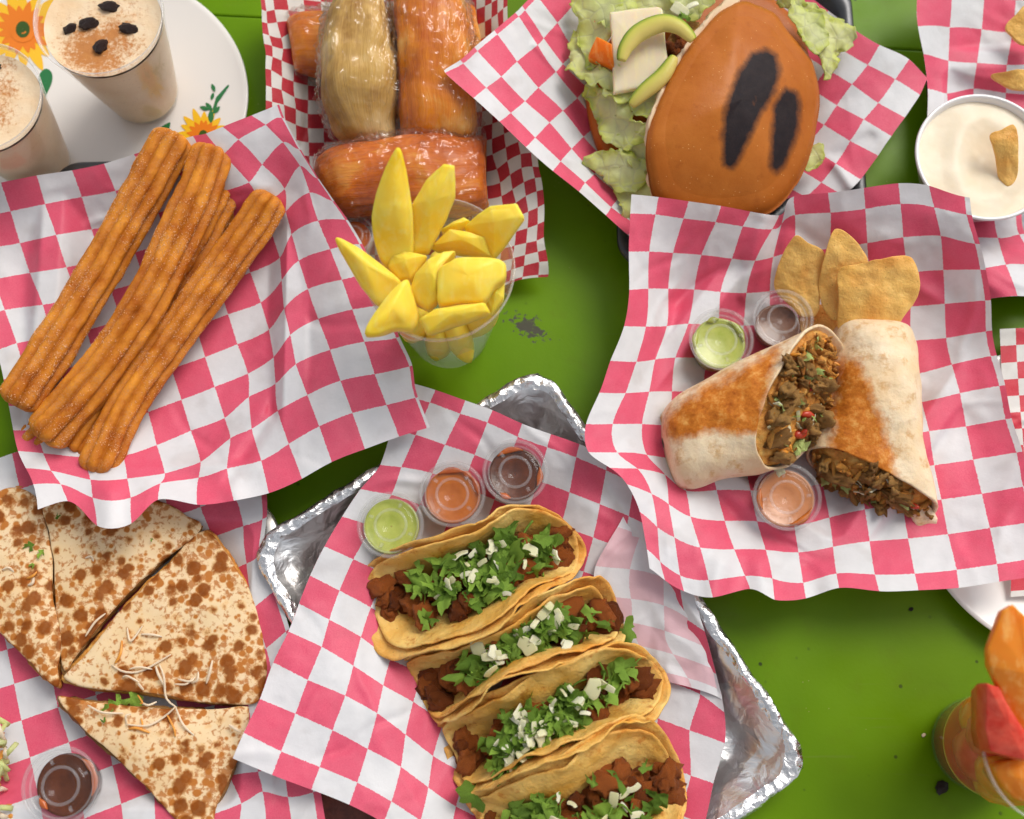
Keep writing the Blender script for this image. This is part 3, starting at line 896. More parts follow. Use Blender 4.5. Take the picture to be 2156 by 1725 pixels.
# burrito paper
bur_ctl = [(0.15,0.35,1330,405),(1,0.35,1387,411),(2,0.35,1451,420),(3,0.35,1519,430),(4,0.35,1581,442),(5,0.35,1641,450),(0.15,1,1327,450),(1,1,1380,452),(2,1,1439,460),(3,1,1507,468),(4,1,1564,477),(5,1,1626,483),
 (0.15,2,1324,530),(1,2,1367,530),(2,2,1417,533),(3,2,1477,537),(4,2,1541,545),(5,2,1590,549),(7,1,1674,453),(8,1,1749,448),(9,1,1822,440),(10,1,1896,430),(11,1,1967,437),(11.85,1,2024,450),
 (7,0.5,1671,419),(8,0.5,1744,412),(9,0.5,1819,402),(10,0.5,1892,392),(11,0.5,1957,397),(11.8,0.5,2017,417),(7,2,1672,531),(8,2,1748,524),(9,2,1826,512),(10,2,1902,500),(11,2,1981,497),(11.85,2,2042,512),
 (3,3,1462,610),(4,3,1517,615),(3,4,1449,682),(4,4,1512,685),(10,3,1910,575),(11,3,1986,569),(12,3,2064,568),(11,4,1989,640),(12,4,2074,633),(10,4,1917,646),(11,5,1992,712),(10,5,1917,718),(12,5,2076,698),(11,6,2004,768),(10,6,1929,788),(12,6,2086,750),
 (11,7,2021,828),(10,7,1941,847),(12,7,2104,813),(11,8,2034,898),(10,8,1956,908),(12,8,2117,883),(11,9,2049,968),(10,9,1967,980),(12,9,2140,953),(11,10,2067,1040),(10,10,1982,1052),(12,10,2154,1025),(11,11,2084,1112),(10,11,1996,1125),(12,11,2172,1100),
 (8,11,1831,1140),(9,11,1912,1134),(3,9,1444,1033),(4,9,1509,1032),(3,10,1454,1088),(4,10,1526,1097),(5,10,1594,1098),(7,9,1732,1018),(7,10,1746,1090),(6,10,1672,1107),(3,11,1474,1153),(4,11,1546,1157),(6,11,1681,1163),
 (3,12,1492,1222),(4,12,1569,1213),(5,12,1626,1218),(6,12,1691,1227),(7,12,1761,1208),(8,12,1842,1210),(9,12,1926,1208),(10,12,2014,1200),(11,12,2099,1188),
 (3,12.5,1501,1258),(4,12.5,1579,1240),(5,12.5,1631,1263),(6,12.5,1697,1260),(7,12.5,1767,1238),(8,12.5,1851,1245),(9,12.5,1934,1243),(10,12.5,2019,1238),(11,12.5,2104,1225),
 (0.15,3,1325,610),(1,3,1365,608),(2,3,1407,608),(0.15,4,1314,687),(1,4,1360,688),(2,4,1404,687),(0.15,5,1285,760),(1,5,1340,762),(2,5,1380,757),(3,5,1422,753),(0.15,6,1262,827),(1,6,1317,828),(2,6,1367,825),
 (0.15,7,1234,893),(1,7,1290,893),(2,7,1352,893),(0.15,8,1239,952),(1,8,1300,953),(2,8,1362,958),(0.15,9,1284,985),(1,9,1342,987),(2,9,1400,1000),(0.15,10,1320,1020),(1,10,1372,1040),(2,10,1408,1062),(0.15,11,1347,1078),(1,11,1384,1110),(2,11,1420,1132),
 (0.15,12,1362,1157),(1,12,1390,1183),(2,12,1432,1212),(1,12.5,1400,1222),(2,12.5,1440,1245)]
bur_z = [(1330,405,.066),(1450,425,.064),(1580,445,.060),(1640,455,.050),(1700,425,.056),(1820,402,.064),(1900,392,.066),(2020,420,.066),(2045,512,.058),(2075,630,.046),(2085,740,.036),(2110,820,.040),(2150,1000,.040),(2150,1150,.042),
 (1325,520,.056),(1325,610,.052),(1300,720,.050),(1250,860,.052),(1236,930,.054),(1310,1010,.050),(1350,1090,.046),(1390,1200,.044),(1500,1250,.042),(1630,1260,.042),(1770,1240,.044),(1930,1240,.044),(2100,1220,.046),
 (1420,600,.024),(1400,800,.024),(1430,950,.020),(1500,560,.030),(1560,540,.034),(1640,560,.030),(1700,560,.022),(1800,520,.036),(1900,560,.030),(1980,600,.026),(1500,700,.012),(1650,800,.010),(1800,900,.010),(1650,1000,.011),(1900,900,.012),(2000,850,.022),(2050,900,.026),(1950,1050,.024),(1960,950,.022),(1850,1100,.018),(1700,1110,.016),(1550,1080,.018),(1480,1050,.030),(1450,1090,.038),(2000,1120,.024),(1850,700,.012),(1600,640,.014),(1480,1150,.042),(1700,1180,.030)]
sheet("checked_paper", bur_ctl, bur_z, (0.15, 12.15), (0.42, 12.5), M_paper0, "red and white checked paper under the cut burrito", under=("burrito_tray",), wrinkle=0.0011, seed=21,
      folds=[(1640,450,1620,620,-.005,16),(1610,460,1560,620,.004,18),(1420,640,1560,560,-.004,18),(1400,880,1440,1010,-.004,16),(1600,1190,1610,1262,.006,28),(1520,1190,1500,1260,.005,25),(1700,1190,1720,1260,-.004,25)])

# churro paper
ch_ctl = [(1,1,22,445),(2,1,95,430),(3,1,172,415),(4,1,243,402),(1,0.15,3,388),(2,0.15,78,373),(3,0.15,153,362),(4,0.15,220,348),(5,0.15,284,328),(6,0.1,345,305),(7,0.05,405,284),(1,2,42,512),(2,2,118,495),(3,2,193,483),(4,2,263,470),(1,3,63,575),(2,3,140,563),(3,3,213,548),
 (0,4,10,653),(1,4,90,642),(2,4,163,628),(0,5,35,723),(1,5,108,712),(5,6,413,688),(6,6,480,662),(7,6,549,637),(5,7,432,752),(6,7,500,725),(7,7,566,694),(7,5,527,574),(7,4,507,516),(8,5,589,543),(8,6,593,590),(8,7,598,650),(8,8,611,706),(7,8,576,752),
 (8,4,571,487),(9,8,670,672),(10,8,742,652),(9,7,648,609),(10,7,720,589),(9,6,629,549),(10,6,695,525),(9,5,614,494),(10,5,670,465),(9,4,602,446),(10,4,652,406),(10,3,632,350),(10,2,596,300),(10,1,559,263),(10,0,527,241),(9,0,466,264),(9,1,502,294),(9,2,552,347),(9,3,599,398),(8,2,524,384),(8,1,470,325),(8,3,548,430),(8,0,430,277),
 (10.6,0,563,227),(10.8,1,585,248),(10.8,2,622,312),(10.8,3,660,372),(10.8,4,690,420),(10.8,5,716,462),(10.8,6,745,515),(11,7,786,575),(11.2,8,822,638),(8,9,623,767),(9,9,695,737),(10,9,767,720),(11,9,834,712),(10,10,789,788),(11,10,862,772),(11.2,9,848,706),
 (10,11,814,853),(9,10,717,802),(9,11,742,870),(11.2,10.7,880,815),(10,11.75,835,905),(9,11.9,767,942),(8,10,647,832),(8,11,672,898),(8,12,700,977),(7,9,580,808),(7,10,585,865),(7,11,608,935),(7,12,637,1012),(6,8,522,787),(6,9,524,836),(6,10,530,903),(6,11,550,970),(6,12,567,1042),
 (5,8,452,815),(5,9,473,880),(5,10,485,923),(5,11,478,987),(5,12,493,1058),(4,7,361,777),(4,8,382,842),(4,9,402,907),(4,10,422,973),(4,11,418,1006),(4,12,415,1066),(3,8,312,868),(3,9,330,937),(3,10,347,997),(3,11,338,1018),(3,12,333,1055),
 (2,9,260,960),(2,10,268,1008),(2,11,275,1048),(2,12,277,1105),(1,10,190,1010),(1,11,195,1048),(1,12,205,1110),(0,11,128,1020),(0,12,143,1058),(-0.6,12,80,1076),(-0.6,11,70,1020),(-0.5,5,0,735),(-0.6,9,38,950)]
ch_z = [(330,650,.0225),(200,500,.0245),(100,600,.026),(450,800,.0225),(300,850,.0225),(590,600,.026),(560,800,.026),(640,500,.050),(680,620,.052),(720,590,.060),(800,620,.062),(860,760,.056),(880,810,.054),(700,900,.056),(820,900,.054),(767,940,.054),(640,1000,.054),(560,1040,.052),(480,980,.042),(420,960,.032),(420,1060,.054),(340,1050,.055),(280,1000,.045),
 (200,1100,.056),(80,1075,.056),(120,1010,.048),(40,930,.044),(30,740,.036),(20,450,.038),(50,385,.052),(150,365,.053),(280,332,.056),(345,305,.060),(400,290,.064),(470,268,.072),(560,235,.078),(620,320,.072),(690,425,.066),(760,530,.064),(552,350,.062),(599,398,.052),(540,400,.056),(500,480,.028),(571,487,.030),(610,480,.044),(500,300,.070)]
sheet("checked_paper", ch_ctl, ch_z, (-0.6, 11.1), (0.1, 11.95), M_paper0, "red and white checked paper under the churros", under=("churro_tray",), wrinkle=0.0010, seed=31, lam=1e-4,
      folds=[(596,480,600,700,-.004,14),(600,700,580,860,-.005,14),(580,860,480,1010,-.005,15),(230,1040,225,1115,.006,30),(480,1000,500,1060,.004,20)])

# tamale paper (small deep red checks)
tm_ctl = []
for (u, x) in ((4,683),(6,751),(8,819),(10,887),(12,955)):
    for v in (-2, 2, 5, 8, 11, 14, 17, 20):
        tm_ctl.append((u, v, x + (v - 9) * 0.5, 270 + (v - 9) * 29.6))
tm_ctl += [(1,8,598,221),(1,7,593,190),(1,6,594,162),(1,5,593,128),(1,4,596,103),(1,3,592,80),(1,2,583,47),(1,1,578,21),(1,-1,570,-40),(2,8,623,230),(2,7,620,205),(2,6,618,172),(2,5,620,139),(2,4,620,102),(2,3,616,68),(2,1,608,22),(2,9,623,263),(2,10,624,295),(3,8,648,240),(3,9,648,270),(3,10,650,300),(3,11,651,329),(0,7,572,184),(0,6,571,148),(0,5,574,120),(0,4,573,97),(0,3,567,75),(0,1,561,24),(-.55,1,551,20),(-.55,4,556,92),(-.55,7,560,180),(-.5,-1,546,-40),(0,9,574,245),(0,11,580,305),(1,10,605,285),
 (15,11,1037,325),(16,11,1065,311),(15,12,1046,356),(16,12,1068,339),(17,12,1096,325),(15,13,1053,385),(16,13,1074,368),(17,13,1098,354),(15,14,1056,413),(16,14,1079,399),(17,14,1103,384),(18,14,1126,375),(16,15,1086,427),(17,15,1107,413),(17,16,1112,446),(18,16,1132,437),(17,18,1108,512),(18,18,1130,507),(17,20,1103,560),(18,20,1135,552),(18.7,21,1158,578),(18.6,18,1145,500),(18.6,16,1146,430),(18.6,13,1134,352),
 (14,3,1005,85),(16,3,1035,70),(17,3,1050,60),(18,3,1060,48),(18,0,1062,-40),(14,0,1003,-12),(16,0,1036,-25),(14,8,1015,235),(16,8,1055,222),(18,8,1095,205),(17,22,1095,608),(15,22,1050,625),(12,22,960,640)]
tm_z = [(850,200,.006),(850,400,.006),(850,50,.006),(640,200,.022),(600,200,.034),(560,150,.042),(560,0,.046),(575,280,.036),(650,350,.020),(700,300,.008),(1000,300,.012),(1060,350,.028),(1100,380,.034),(1140,420,.034),(1145,550,.022),(1157,578,.016),(1050,600,.012),(900,600,.006),(1040,60,.040),(1062,0,.046),(1000,60,.024),(980,150,.010),(1080,200,.040),(700,20,.012),(700,550,.006)]
sheet("small_check_paper", tm_ctl, tm_z, (-.55, 18.6), (-2, 21.2), M_paperS, "deep red small-check paper under the wrapped tamales", res=8, wrinkle=0.0010, seed=41)

# sandwich paper
sw = [(0,0,655,460),(0,1,770,402),(0,2,860,323),(0,3,985,218),(0,4,1120,105),(0,5,1160,65),(0,6,1240,-20),(1,0,835,620),(1,1,915,555),(1,2,1010,485),(1,3,1110,390),(1,4,1240,285),(1,5,1278,243),(1,6,1365,145),(1,7,1480,20),(2,0,1000,770),(2,1,1070,715),(2,2,1160,640),(2,3,1245,555),(2,4,1355,455),(2,5,1400,405),(2,6,1475,325),
 (3,0,1165,930),(3,1,1225,870),(3,2,1315,775),(3,3,1400,700),(3,4,1490,620),(4,0,1335,1080),(4,1,1385,1020),(4,2,1455,940),(4,3,1530,865),(5,0,1500,1210),(5,1,1540,1155),(5,2,1600,1100),(6,0,1670,1360),(6,1,1705,1310),(-.15,0,648,447)]
sw_ctl = [(u, v, x / 3 + 718.7, y / 3) for u, v, x, y in sw]
sw_ctl += [(9,13,1852,95),(10,13,1914,125),(10.7,13,1953,165),(9,12,1827,137),(10,12,1885,167),(10.7,12,1937,200),(9,11,1794,178),(10,11,1849,217),(10.7,11,1905,248),(9,10,1762,222),(10,10,1819,252),(10.7,10,1877,287),(9,9,1735,263),(10,9,1790,297),(10.7,9,1849,328),(10,8,1760,345),(10.7,8,1812,378),(7,13,1744,23),(5,13,1640,-60),
 (7,0,1322,495),(9,0,1372,530),(10.7,0,1430,560),(10.7,4,1660,480)]
sw_z = [(937,153,.080),(1050,257,.072),(1164,360,.058),(1290,460,.046),(1400,560,.030),(1000,110,.078),(1120,30,.060),(1150,180,.046),(1220,280,.030),(1210,100,.034),(1270,300,.022),(1300,420,.032),(1350,200,.012),(1500,300,.010),(1600,400,.012),(1450,500,.012),(1700,300,.014),(1770,280,.024),(1850,330,.030),(1950,165,.032),(1850,95,.036),(1750,20,.030),(1600,0,.012),(1400,0,.014),(1280,0,.03),(1430,560,.012),(1660,480,.012),(1810,380,.028)]
sheet("checked_paper", sw_ctl, sw_z, (-0.15, 10.7), (0, 13), M_paper1, "red and white checked paper under the sandwich", under=("sandwich_tray",), wrinkle=0.0008, seed=51, folds=[(1128,95,1300,300,.0025,9),(1760,330,1830,290,-.003,14),(1760,345,1790,390,.004,14)])

# quesadilla paper
qs_ctl = [(0,0,15,1368),(0,1,30,1440),(0,2,45,1517),(1,2,122,1490),(0,3,63,1595),(1,3,145,1563),(2,4,237,1612),(2,5,255,1693),(3,5,324,1667),(6,-1,447,1132),(7,-1,512,1108),(6,-2,422,1068),(7,-2,494,1040),(7,0,519,1187),(6,0,463,1210),(8,0,545,1172),(8,1,575,1247),(7,1,533,1280),(7,-0.6,513,1138),(8,2,602,1330),(7,2,560,1365),(8.6,2,618,1322),(8.6,1,592,1243),(8.3,0,556,1165),(7.6,-1,540,1100),
 (6,6,553,1667),(6,5,543,1625),(5,6,508,1692),(7,5.6,603,1656),(7,4,590,1520),(4,6,400,1730),(-1,-2,-100,1230),(-1,-5,-150,1010),(0,-5,-60,985),(1,-5,25,955),(3,-4,200,980),(-2,3,-110,1650),(0,6,110,1835),(3,7,345,1815),(5,7,500,1770)]
qs_z = [(450,880,.005),(300,900,.005),(560,960,.006),(15,1368,.008),(60,1595,.008),(240,1650,.008),(300,1250,.006),(447,1132,.008),(490,1200,.010),(520,1110,.018),(520,1187,.018),(560,1200,.024),(590,1250,.026),(610,1320,.027),(560,1330,.020),(560,1500,.014),(553,1667,.018),(603,1656,.022),(500,1700,.018),(400,1730,.014),(-60,985,.014),(25,955,.018),(-110,1650,.01),(110,1835,.014)]
sheet("checked_paper", qs_ctl, qs_z, (-2, 8.3), (-5, 7), M_paper1, "red and white checked paper under the quesadilla", under=("quesadilla_tray",), zmax=.028, wrinkle=0.0007, seed=61)

# dip paper, upper right
na_ctl = [(0,0.5,1930,28),(1,0.5,2004,3),(0.1,1,1939,55),(1,1,2000,58),(2,1,2067,62),(0.1,2,1950,115),(1,2,1997,128),(2,2,2057,133),(3,2,2120,137),(2,3,2050,187),(1,3,1994,197),(0.3,3,1968,190),(3,3,2118,196),(4,1,2200,66),(4,0,2205,0),(2,0,2072,-8),
 (3,7,2101,501),(3,6.7,2096,481),(4,6.9,2143,487),(3.2,7.2,2116,515),(3.2,8,2131,556),(4.2,8,2200,560),(2.2,7.9,2064,560),(2,7,2040,500),(3.2,9,2156,624),(4.2,9,2215,640),(1,5,2000,330),(3,5,2105,330),(1,7,1985,500)]
na_z = [(1930,28,.042),(2004,3,.036),(1945,100,.036),(1962,180,.028),(2050,130,.016),(2050,300,.007),(2150,300,.007),(2100,500,.018),(2064,560,.034),(2156,624,.036),(2200,200,.008),(2200,560,.03),(1990,200,.02),(2000,400,.01),(1960,560,.006),(2010,600,.010),(1985,500,.008)]
sheet("checked_paper", na_ctl, na_z, (0, 4.2), (-1, 9), M_paper1, "red and white checked paper around the white dip bowl", under=("nacho_tray",), wrinkle=0.0008, seed=71)

# white plate at the right and its bright red checked liner
pc = at(2245, 1053, 0.009); pr = msize(2245, 1053, 0.012, 335)
V, Fc = lathe([(0.001, -.008), (pr * .62, -.008), (pr * .72, -.004), (pr * .98, .004), (pr, .0055), (pr * .998, .0068), (pr * .97, .0062), (pr * .72, .0), (pr * .62, -.0045), (0.001, -.0045)], 96, pc)
tag(add("dinner_plate", V, Fc, M_plate), "white glazed plate at right, half under the burrito paper", "plate")
rp_ctl = [(0,0,2105,693),(2,0,2172,690),(0,2,2108,765),(2,2,2175,760),(0,5,2116,870),(2,5,2182,866),(0,8,2124,975),(2,8,2192,970),(4,4,2250,830),(-1.5,2,2058,768),(-1.5,8,2074,980),(0,14,2130,1185),(0,16,2128,1245),(2,16,2195,1240)]
rp_z = [(2105,693,.017),(2172,690,.017),(2108,800,.015),(2180,900,.013),(2130,1000,.013),(2130,1230,.014),(2250,830,.012),(2195,1240,.014)]
sheet("small_check_paper", rp_ctl, rp_z, (0.0, 6), (0, 16.4), M_paperR, "bright red small-check paper on the white plate at right", res=8, wrinkle=0.0006, seed=81)

# ------------------------------------------------------------------ small cups with lids
def souffle(px, py, r, ztop, sauce, label, fill=0.8, smear=None, zb=0.012):
    rr = msize(px, py, ztop, r)
    c = at(px, py, ztop); c = np.array([c[0], c[1], zb])
    h = ztop - zb
    root = thing("sauce_cup", label, "sauce cup", c, "lidded sauce cups")
    rb = rr * 0.70; rt = rr * 0.93
    V, Fc = lathe([(0.0005, 0.0008), (rb * .96, 0.0008), (rb, .002), (rt, h - .003), (rt + .0012, h - .0028), (rt + .0012, h - .002)], 56, c)
    add("cup", V, Fc, M_frost, root)
    zf = h * fill
    rs = rb + (rt - rb) * fill - .0006
    V, Fc = lathe([(0.0003, .0016), (rb * .95, .0016), (rs, zf - .0008), (rs * .985, zf), (rs * .9, zf - .0006), (0.0003, zf - .0006)], 56, c)
    add("salsa", V, Fc, sauce, root)
    q = rr
    V, Fc = lathe([(q * .985, h - .0045), (q, h - .002), (q * .995, h), (q * .965, h + .0008), (q * .925, h + .0004), (q * .90, h - .0012), (q * .865, h - .0030), (q * .80, h - .0033), (q * .54, h - .0032), (q * .515, h - .0012), (q * .48, h - .0004), (q * .445, h - .0012), (q * .42, h - .0032), (0.0003, h - .0031)], 72, c)
    lid = add("lid", V, Fc, M_lid, root)
    for nm, r0, r1, zz in (("lid_ring", q * .475, .0011, h - .0012), ("lid_edge", q * .968, .0013, h - .0002), ("lid_step", q * .83, .0008, h - .0032)):
        Vt, Ft = lathe([(r0 + r1 * math.cos(t), zz + r1 * .8 * math.sin(t)) for t in np.linspace(0, 2 * math.pi, 9)], 64, c)
        add(nm, Vt, Ft, M_frost, lid)
    for k in range(4):
        a = math.pi / 4 + k * math.pi / 2 + px * .01
        d = np.array([math.cos(a), math.sin(a), 0])
        V2, F2 = sweep([c + d * q * .60 + [0, 0, h - .0028], c + d * q * .66 + [0, 0, h - .0020], c + d * q * .74 + [0, 0, h - .0028]], lambda t, an: (.0012 * math.cos(an), .0009 * math.sin(an)), 8)
        add("rib", V2, F2, M_frost, lid)
    if smear is not None:
        for k in range(3):
            a0 = random.Random(int(px) + k).uniform(0, 6.28); da = .5 + .3 * k
            path = [c + np.array([math.cos(a0 + da * t) * rs * .93, math.sin(a0 + da * t) * rs * .93, zf + .0012]) for t in np.linspace(0, 1, 8)]
            V3, F3 = sweep(path, lambda t, an: (.0022 * math.sin(math.pi * min(max(t, .05), .95)) * math.cos(an), .0012 * math.sin(an)), 8)
            add("sauce_smear", V3, F3, smear, root)
    return root

souffle(822, 1105, 69, .043, M_salsa_green, "lidded cup of pale green salsa, leftmost beside the tacos", .80)
souffle(952, 1040, 69, .043, M_salsa_orange, "lidded cup of orange salsa between green and dark cups by the tacos", .78, M_salsa_red)
souffle(1085, 993, 68, .045, M_salsa_dark, "lidded cup of dark brown salsa above the top taco", .74, M_salsa_red)
souffle(1519, 714, 67, .044, M_salsa_green, "lidded cup of green salsa beside the burrito", .72, M_salsa_green)
souffle(1649, 670, 63, .042, M_salsa_brown, "lidded cup of thin brown salsa in front of the tortilla chips", .45)
souffle(1658, 1046, 71, .040, M_salsa_pink, "lidded cup of peach salsa below the cut burrito", .82, M_salsa_orange)
souffle(126, 1655, 80, .044, M_salsa_dark, "lidded cup of dark salsa beside the quesadilla", .62, M_salsa_red)
souffle(742, 494, 44, .040, M_salsa_red, "lidded cup of red salsa half hidden behind the mango cup", .8)

# ------------------------------------------------------------------ shared filling pieces
rng = random.Random(7)
MEAT = [blob_mesh("meat_chunk", M_meat, 10 + i, 1.0, .7 + .1 * i, .6, .7, 3, 2.0) for i in range(6)]
BEEF = [blob_mesh("beef_chunk", M_beef, 40 + i, 1.1, .7, .5, 1.0, 3, 1.8) for i in range(4)]
RICE = [blob_mesh("rice_clump", M_beans, 60 + i, 1.5, .7, .6, .5, 2, 2.0) for i in range(3)]
TOM = [blob_mesh("tomato_piece", M_tomato, 70, 1.0, .8, .6, .3, 2, 1.5)]

def leaf_mesh(seed):
    r = random.Random(seed)
    n = 30; whole = seed < 5
    V = [(0, 0, 0)]; F_ = []
    asp = r.uniform(.45, 1.0) if not whole else 1.0
    cut = r.uniform(.3, .9)
    for i in range(n):
        a = -2.45 + 4.9 * i / (n - 1)
        lobe = abs(math.cos(a * 1.28)) ** .6
        rr = (.45 + .75 * lobe) * (1 + .13 * math.cos(a * 9 + seed)) * (1 - .16 * abs(a) / 2.45) * r.uniform(.92, 1.08)
        x, y = rr * math.cos(a), rr * math.sin(a) * asp
        if not whole: x = min(x, cut)                  # chopped across
        V.append((x, y, 0))
    for i in range(n):
        x, y, _ = V[i + 1]; V.append((x * .55, y * .55, 0))
    V = np.array(V)
    k1, k2, k3 = r.uniform(-.7, .7), r.uniform(-.9, .6), r.uniform(0, 6)
    V[:, 2] = k1 * V[:, 0] ** 2 + k2 * V[:, 1] ** 2 + .22 * np.sin(V[:, 0] * 5 + k3) * np.abs(V[:, 1]) + .12 * np.cos(V[:, 1] * 6 + k3)
    for i in range(n - 1):
        F_.append((1 + i, 2 + i, n + 2 + i, n + 1 + i)); F_.append((n + 1 + i, n + 2 + i, 0))
    me = bpy.data.meshes.new("cilantro_leaf")
    me.from_pydata(V.tolist(), [], F_)
    me.polygons.foreach_set("use_smooth", [True] * len(me.polygons)); me.materials.append(M_cil)
    return me
LEAF = [leaf_mesh(i) for i in range(12)]
def stem_mesh(seed):
    r = random.Random(seed)
    P = [(-1, 0, 0), (-.4, r.uniform(-.25, .25), .1), (.3, r.uniform(-.3, .3), 0), (1, r.uniform(-.3, .3), .1)]
    V, F_ = sweep(resample(P, 8), lambda t, a: (.075 * math.cos(a), .075 * math.sin(a)), 6)
    me = bpy.data.meshes.new("cilantro_stem"); me.from_pydata(V.tolist(), [], [tuple(f) for f in F_])
    me.polygons.foreach_set("use_smooth", [True] * len(me.polygons)); me.materials.append(M_cil)
    return me
STEM = [stem_mesh(i) for i in range(3)]
def onion_mesh(seed):
    """a diced, curved piece of onion layer with soft edges"""
    r = random.Random(seed)
    W_, H, k, tp = r.uniform(.36, .75), r.uniform(.12, .2), r.uniform(.05, .3), r.uniform(-.35, .35)
    sk = r.uniform(-.3, .3)
    V, F_ = sweep([(x, sk * x * x, -k * x * x) for x in np.linspace(-1, 1, 9)], lambda t, a: (W_ * (1 + tp * (t - .5)) * (1 - .22 * abs(2 * t - 1) ** 6) * np.sign(math.cos(a)) * abs(math.cos(a)) ** .45, H * (1 - .2 * abs(2 * t - 1) ** 6) * np.sign(math.sin(a)) * abs(math.sin(a)) ** .6), 8)
    me = bpy.data.meshes.new("onion_piece"); me.from_pydata(V.tolist(), [], [tuple(int(q) for q in f) for f in F_])
    me.materials.append(M_onion)
    return me
ONION = [onion_mesh(i) for i in range(8)]

def disk_sheet(R, nr, na):
    V = [(0, 0)]; F_ = []
    for i in range(1, nr + 1):
        for j in range(na):
            a = 2 * math.pi * j / na
            V.append((R * i / nr * math.cos(a), R * i / nr * math.sin(a)))
    for j in range(na):
        F_.append((0, 1 + j, 1 + (j + 1) % na))
    for i in range(1, nr):
        b0 = 1 + (i - 1) * na; b1 = 1 + i * na
        for j in range(na):
            j2 = (j + 1) % na
            F_.append((b0 + j, b1 + j, b1 + j2, b0 + j2))
    return np.array(V), F_

# ------------------------------------------------------------------ tacos
RIMUV = [(math.cos(D_), math.sin(D_)) for D_ in [math.pi + k * math.pi / 6 for k in range(12)]]   # from the left end over the back rim to the right end and back
def taco(rim, inner, R, seed, label, n_meat, n_leaf, n_onion, fill=.62, bias=0.0, zbase=.0125, gb=0, gf=0):
    """rim: twelve (px, py, z) round the edge of the folded tortilla; inner: five points along keel and walls"""
    uvc = np.array(RIMUV + [(0, 0), (-.55, 0), (.55, 0), (0, -.5), (0, .5)])
    rim = [(x + (-.25 * gb * wb + .25 * gf * wf), y - gb * wb + gf * wf, z) for (x, y, z), wb, wf in zip(rim, (0, .4, 1, 1, 1, .4, 0, 0, 0, 0, 0, 0), (0, 0, 0, 0, 0, 0, 0, .4, 1, 1, 1, .4))]
    S0 = tps_fit(uvc, np.array(rim + inner, float) * [1, 1, 1000], 1e-3)
    def surf(uv):
        q = S0(uv)
        return at(q[..., 0], q[..., 1], np.maximum(q[..., 2] / 1000, zbase))
    cb = surf(np.array([[0.0, 0.0]]))[0]; base = np.array([cb[0], cb[1], zbase])
    root = thing("taco", label, "taco", base, "tacos in a row on the foil tray")
    for k in range(2):
        D, Fd = disk_sheet(1.0, 34, 160)
        ang = np.arctan2(D[:, 1], D[:, 0]); rad = np.hypot(D[:, 0], D[:, 1])
        sc = (1.0 - .05 * k) * (1 + .018 * np.sin(3 * ang + seed + k) + .012 * np.sin(7 * ang + seed * 2 + 2 * k))
        uv = D * sc[:, None] + np.array([.02 * (1 if seed % 2 else -1), -.03 if seed % 2 else .03]) * k
        W = surf(uv)
        nn = np.stack([surf(uv + [.01, 0]) - W, surf(uv + [0, .01]) - W], 1)
        nrm = np.cross(nn[:, 0], nn[:, 1]); nrm /= np.linalg.norm(nrm, axis=1)[:, None] + 1e-12
        nrm *= np.sign(np.median(nrm[:40, 2]) or 1)
        edge = np.clip((rad - .35) / .65, 0, 1) ** 1.5
        P = np.stack([uv[:, 0] * 2.6, uv[:, 1] * 2.6, np.full(len(uv), seed * 3.1 + k * 7.3)], -1)
        wob = vnoise(P, 1.3, seed + 5 * k, 2) * .0042 + vnoise(P, 4.2, seed + 9 * k, 2) * .0016
        W = W + nrm * (wob * edge + .0022 * k + .0016 * k * edge)[:, None]
        W[:, 2] = np.maximum(W[:, 2], zbase - .0005 + .0018 * k)
        m = np.clip(.6 * vnoise(W, 28, seed + 70 + k, 3) + 1.6 * (rad - .93) + .35 * (np.abs(uv[:, 0]) - .45), 0, 1)
        o = add("tortilla", W, Fd, M_tort, root, attrs={"mask": m})
        md = o.modifiers.new("thickness", 'SOLIDIFY'); md.thickness = .0011; md.offset = 0
    r = random.Random(seed * 13 + 1)
    def between(x, lv, t):
        h = math.sqrt(max(1 - x * x, .05))
        A = surf(np.array([[x, -lv * h]]))[0]; B = surf(np.array([[x, lv * h]]))[0]
        return A * (1 - t) + B * t
    for i in range(n_meat):
        x = max(-.78, min(.80, r.gauss(bias, .46)))
        p = between(x, r.uniform(.12, fill * .9), r.uniform(.14, .86))
        s = r.uniform(.0040, .0088)
        inst(r.choice(MEAT), "meat_chunk", mtx(p + [0, 0, .003], (r.uniform(-.6, .6), r.uniform(-.6, .6), r.uniform(0, 6.3)), (s * r.uniform(.9, 1.5), s, s * r.uniform(.8, 1.1))), root)
    clumps = [(r.uniform(-.62, .66) * (.9) + bias * .5, r.uniform(.28, .72)) for _ in range(8)]
    def heap(lo, hi, spread):
        cxn, ct = r.choice(clumps)
        x = max(-.78, min(.80, r.gauss(cxn, spread)))
        return between(x, r.uniform(lo, hi), max(.12, min(.88, r.gauss(ct, .20))))
    for i in range(n_leaf):
        p = heap(fill * .78, fill * 1.0, .13)
        if i % 6 == 5:
            s = r.uniform(.006, .011)
            inst(r.choice(STEM), "cilantro_stem", mtx(p + [0, 0, .005], (r.uniform(-.3, .3), r.uniform(-.3, .3), r.uniform(0, 6.3)), s), root)
        else:
            s = r.uniform(.0040, .0115)
            inst(r.choice(LEAF), "cilantro_leaf", mtx(p + [0, 0, .005], (r.uniform(-.75, .75), r.uniform(-.75, .75), r.uniform(0, 6.3)), (s, s * r.uniform(.7, 1.1), s)), root)
    for i in range(n_onion):
        p = heap(fill * .90, fill * 1.04, .10)
        s = r.uniform(.0026, .0062)
        inst(r.choice(ONION), "onion_piece", mtx(p + [0, 0, .0065], (r.uniform(-.8, .8), r.uniform(-.8, .8), r.uniform(0, 6.3)), (s, s * r.uniform(.6, 1.2), s * r.uniform(.6, 1.1))), root)
    return root

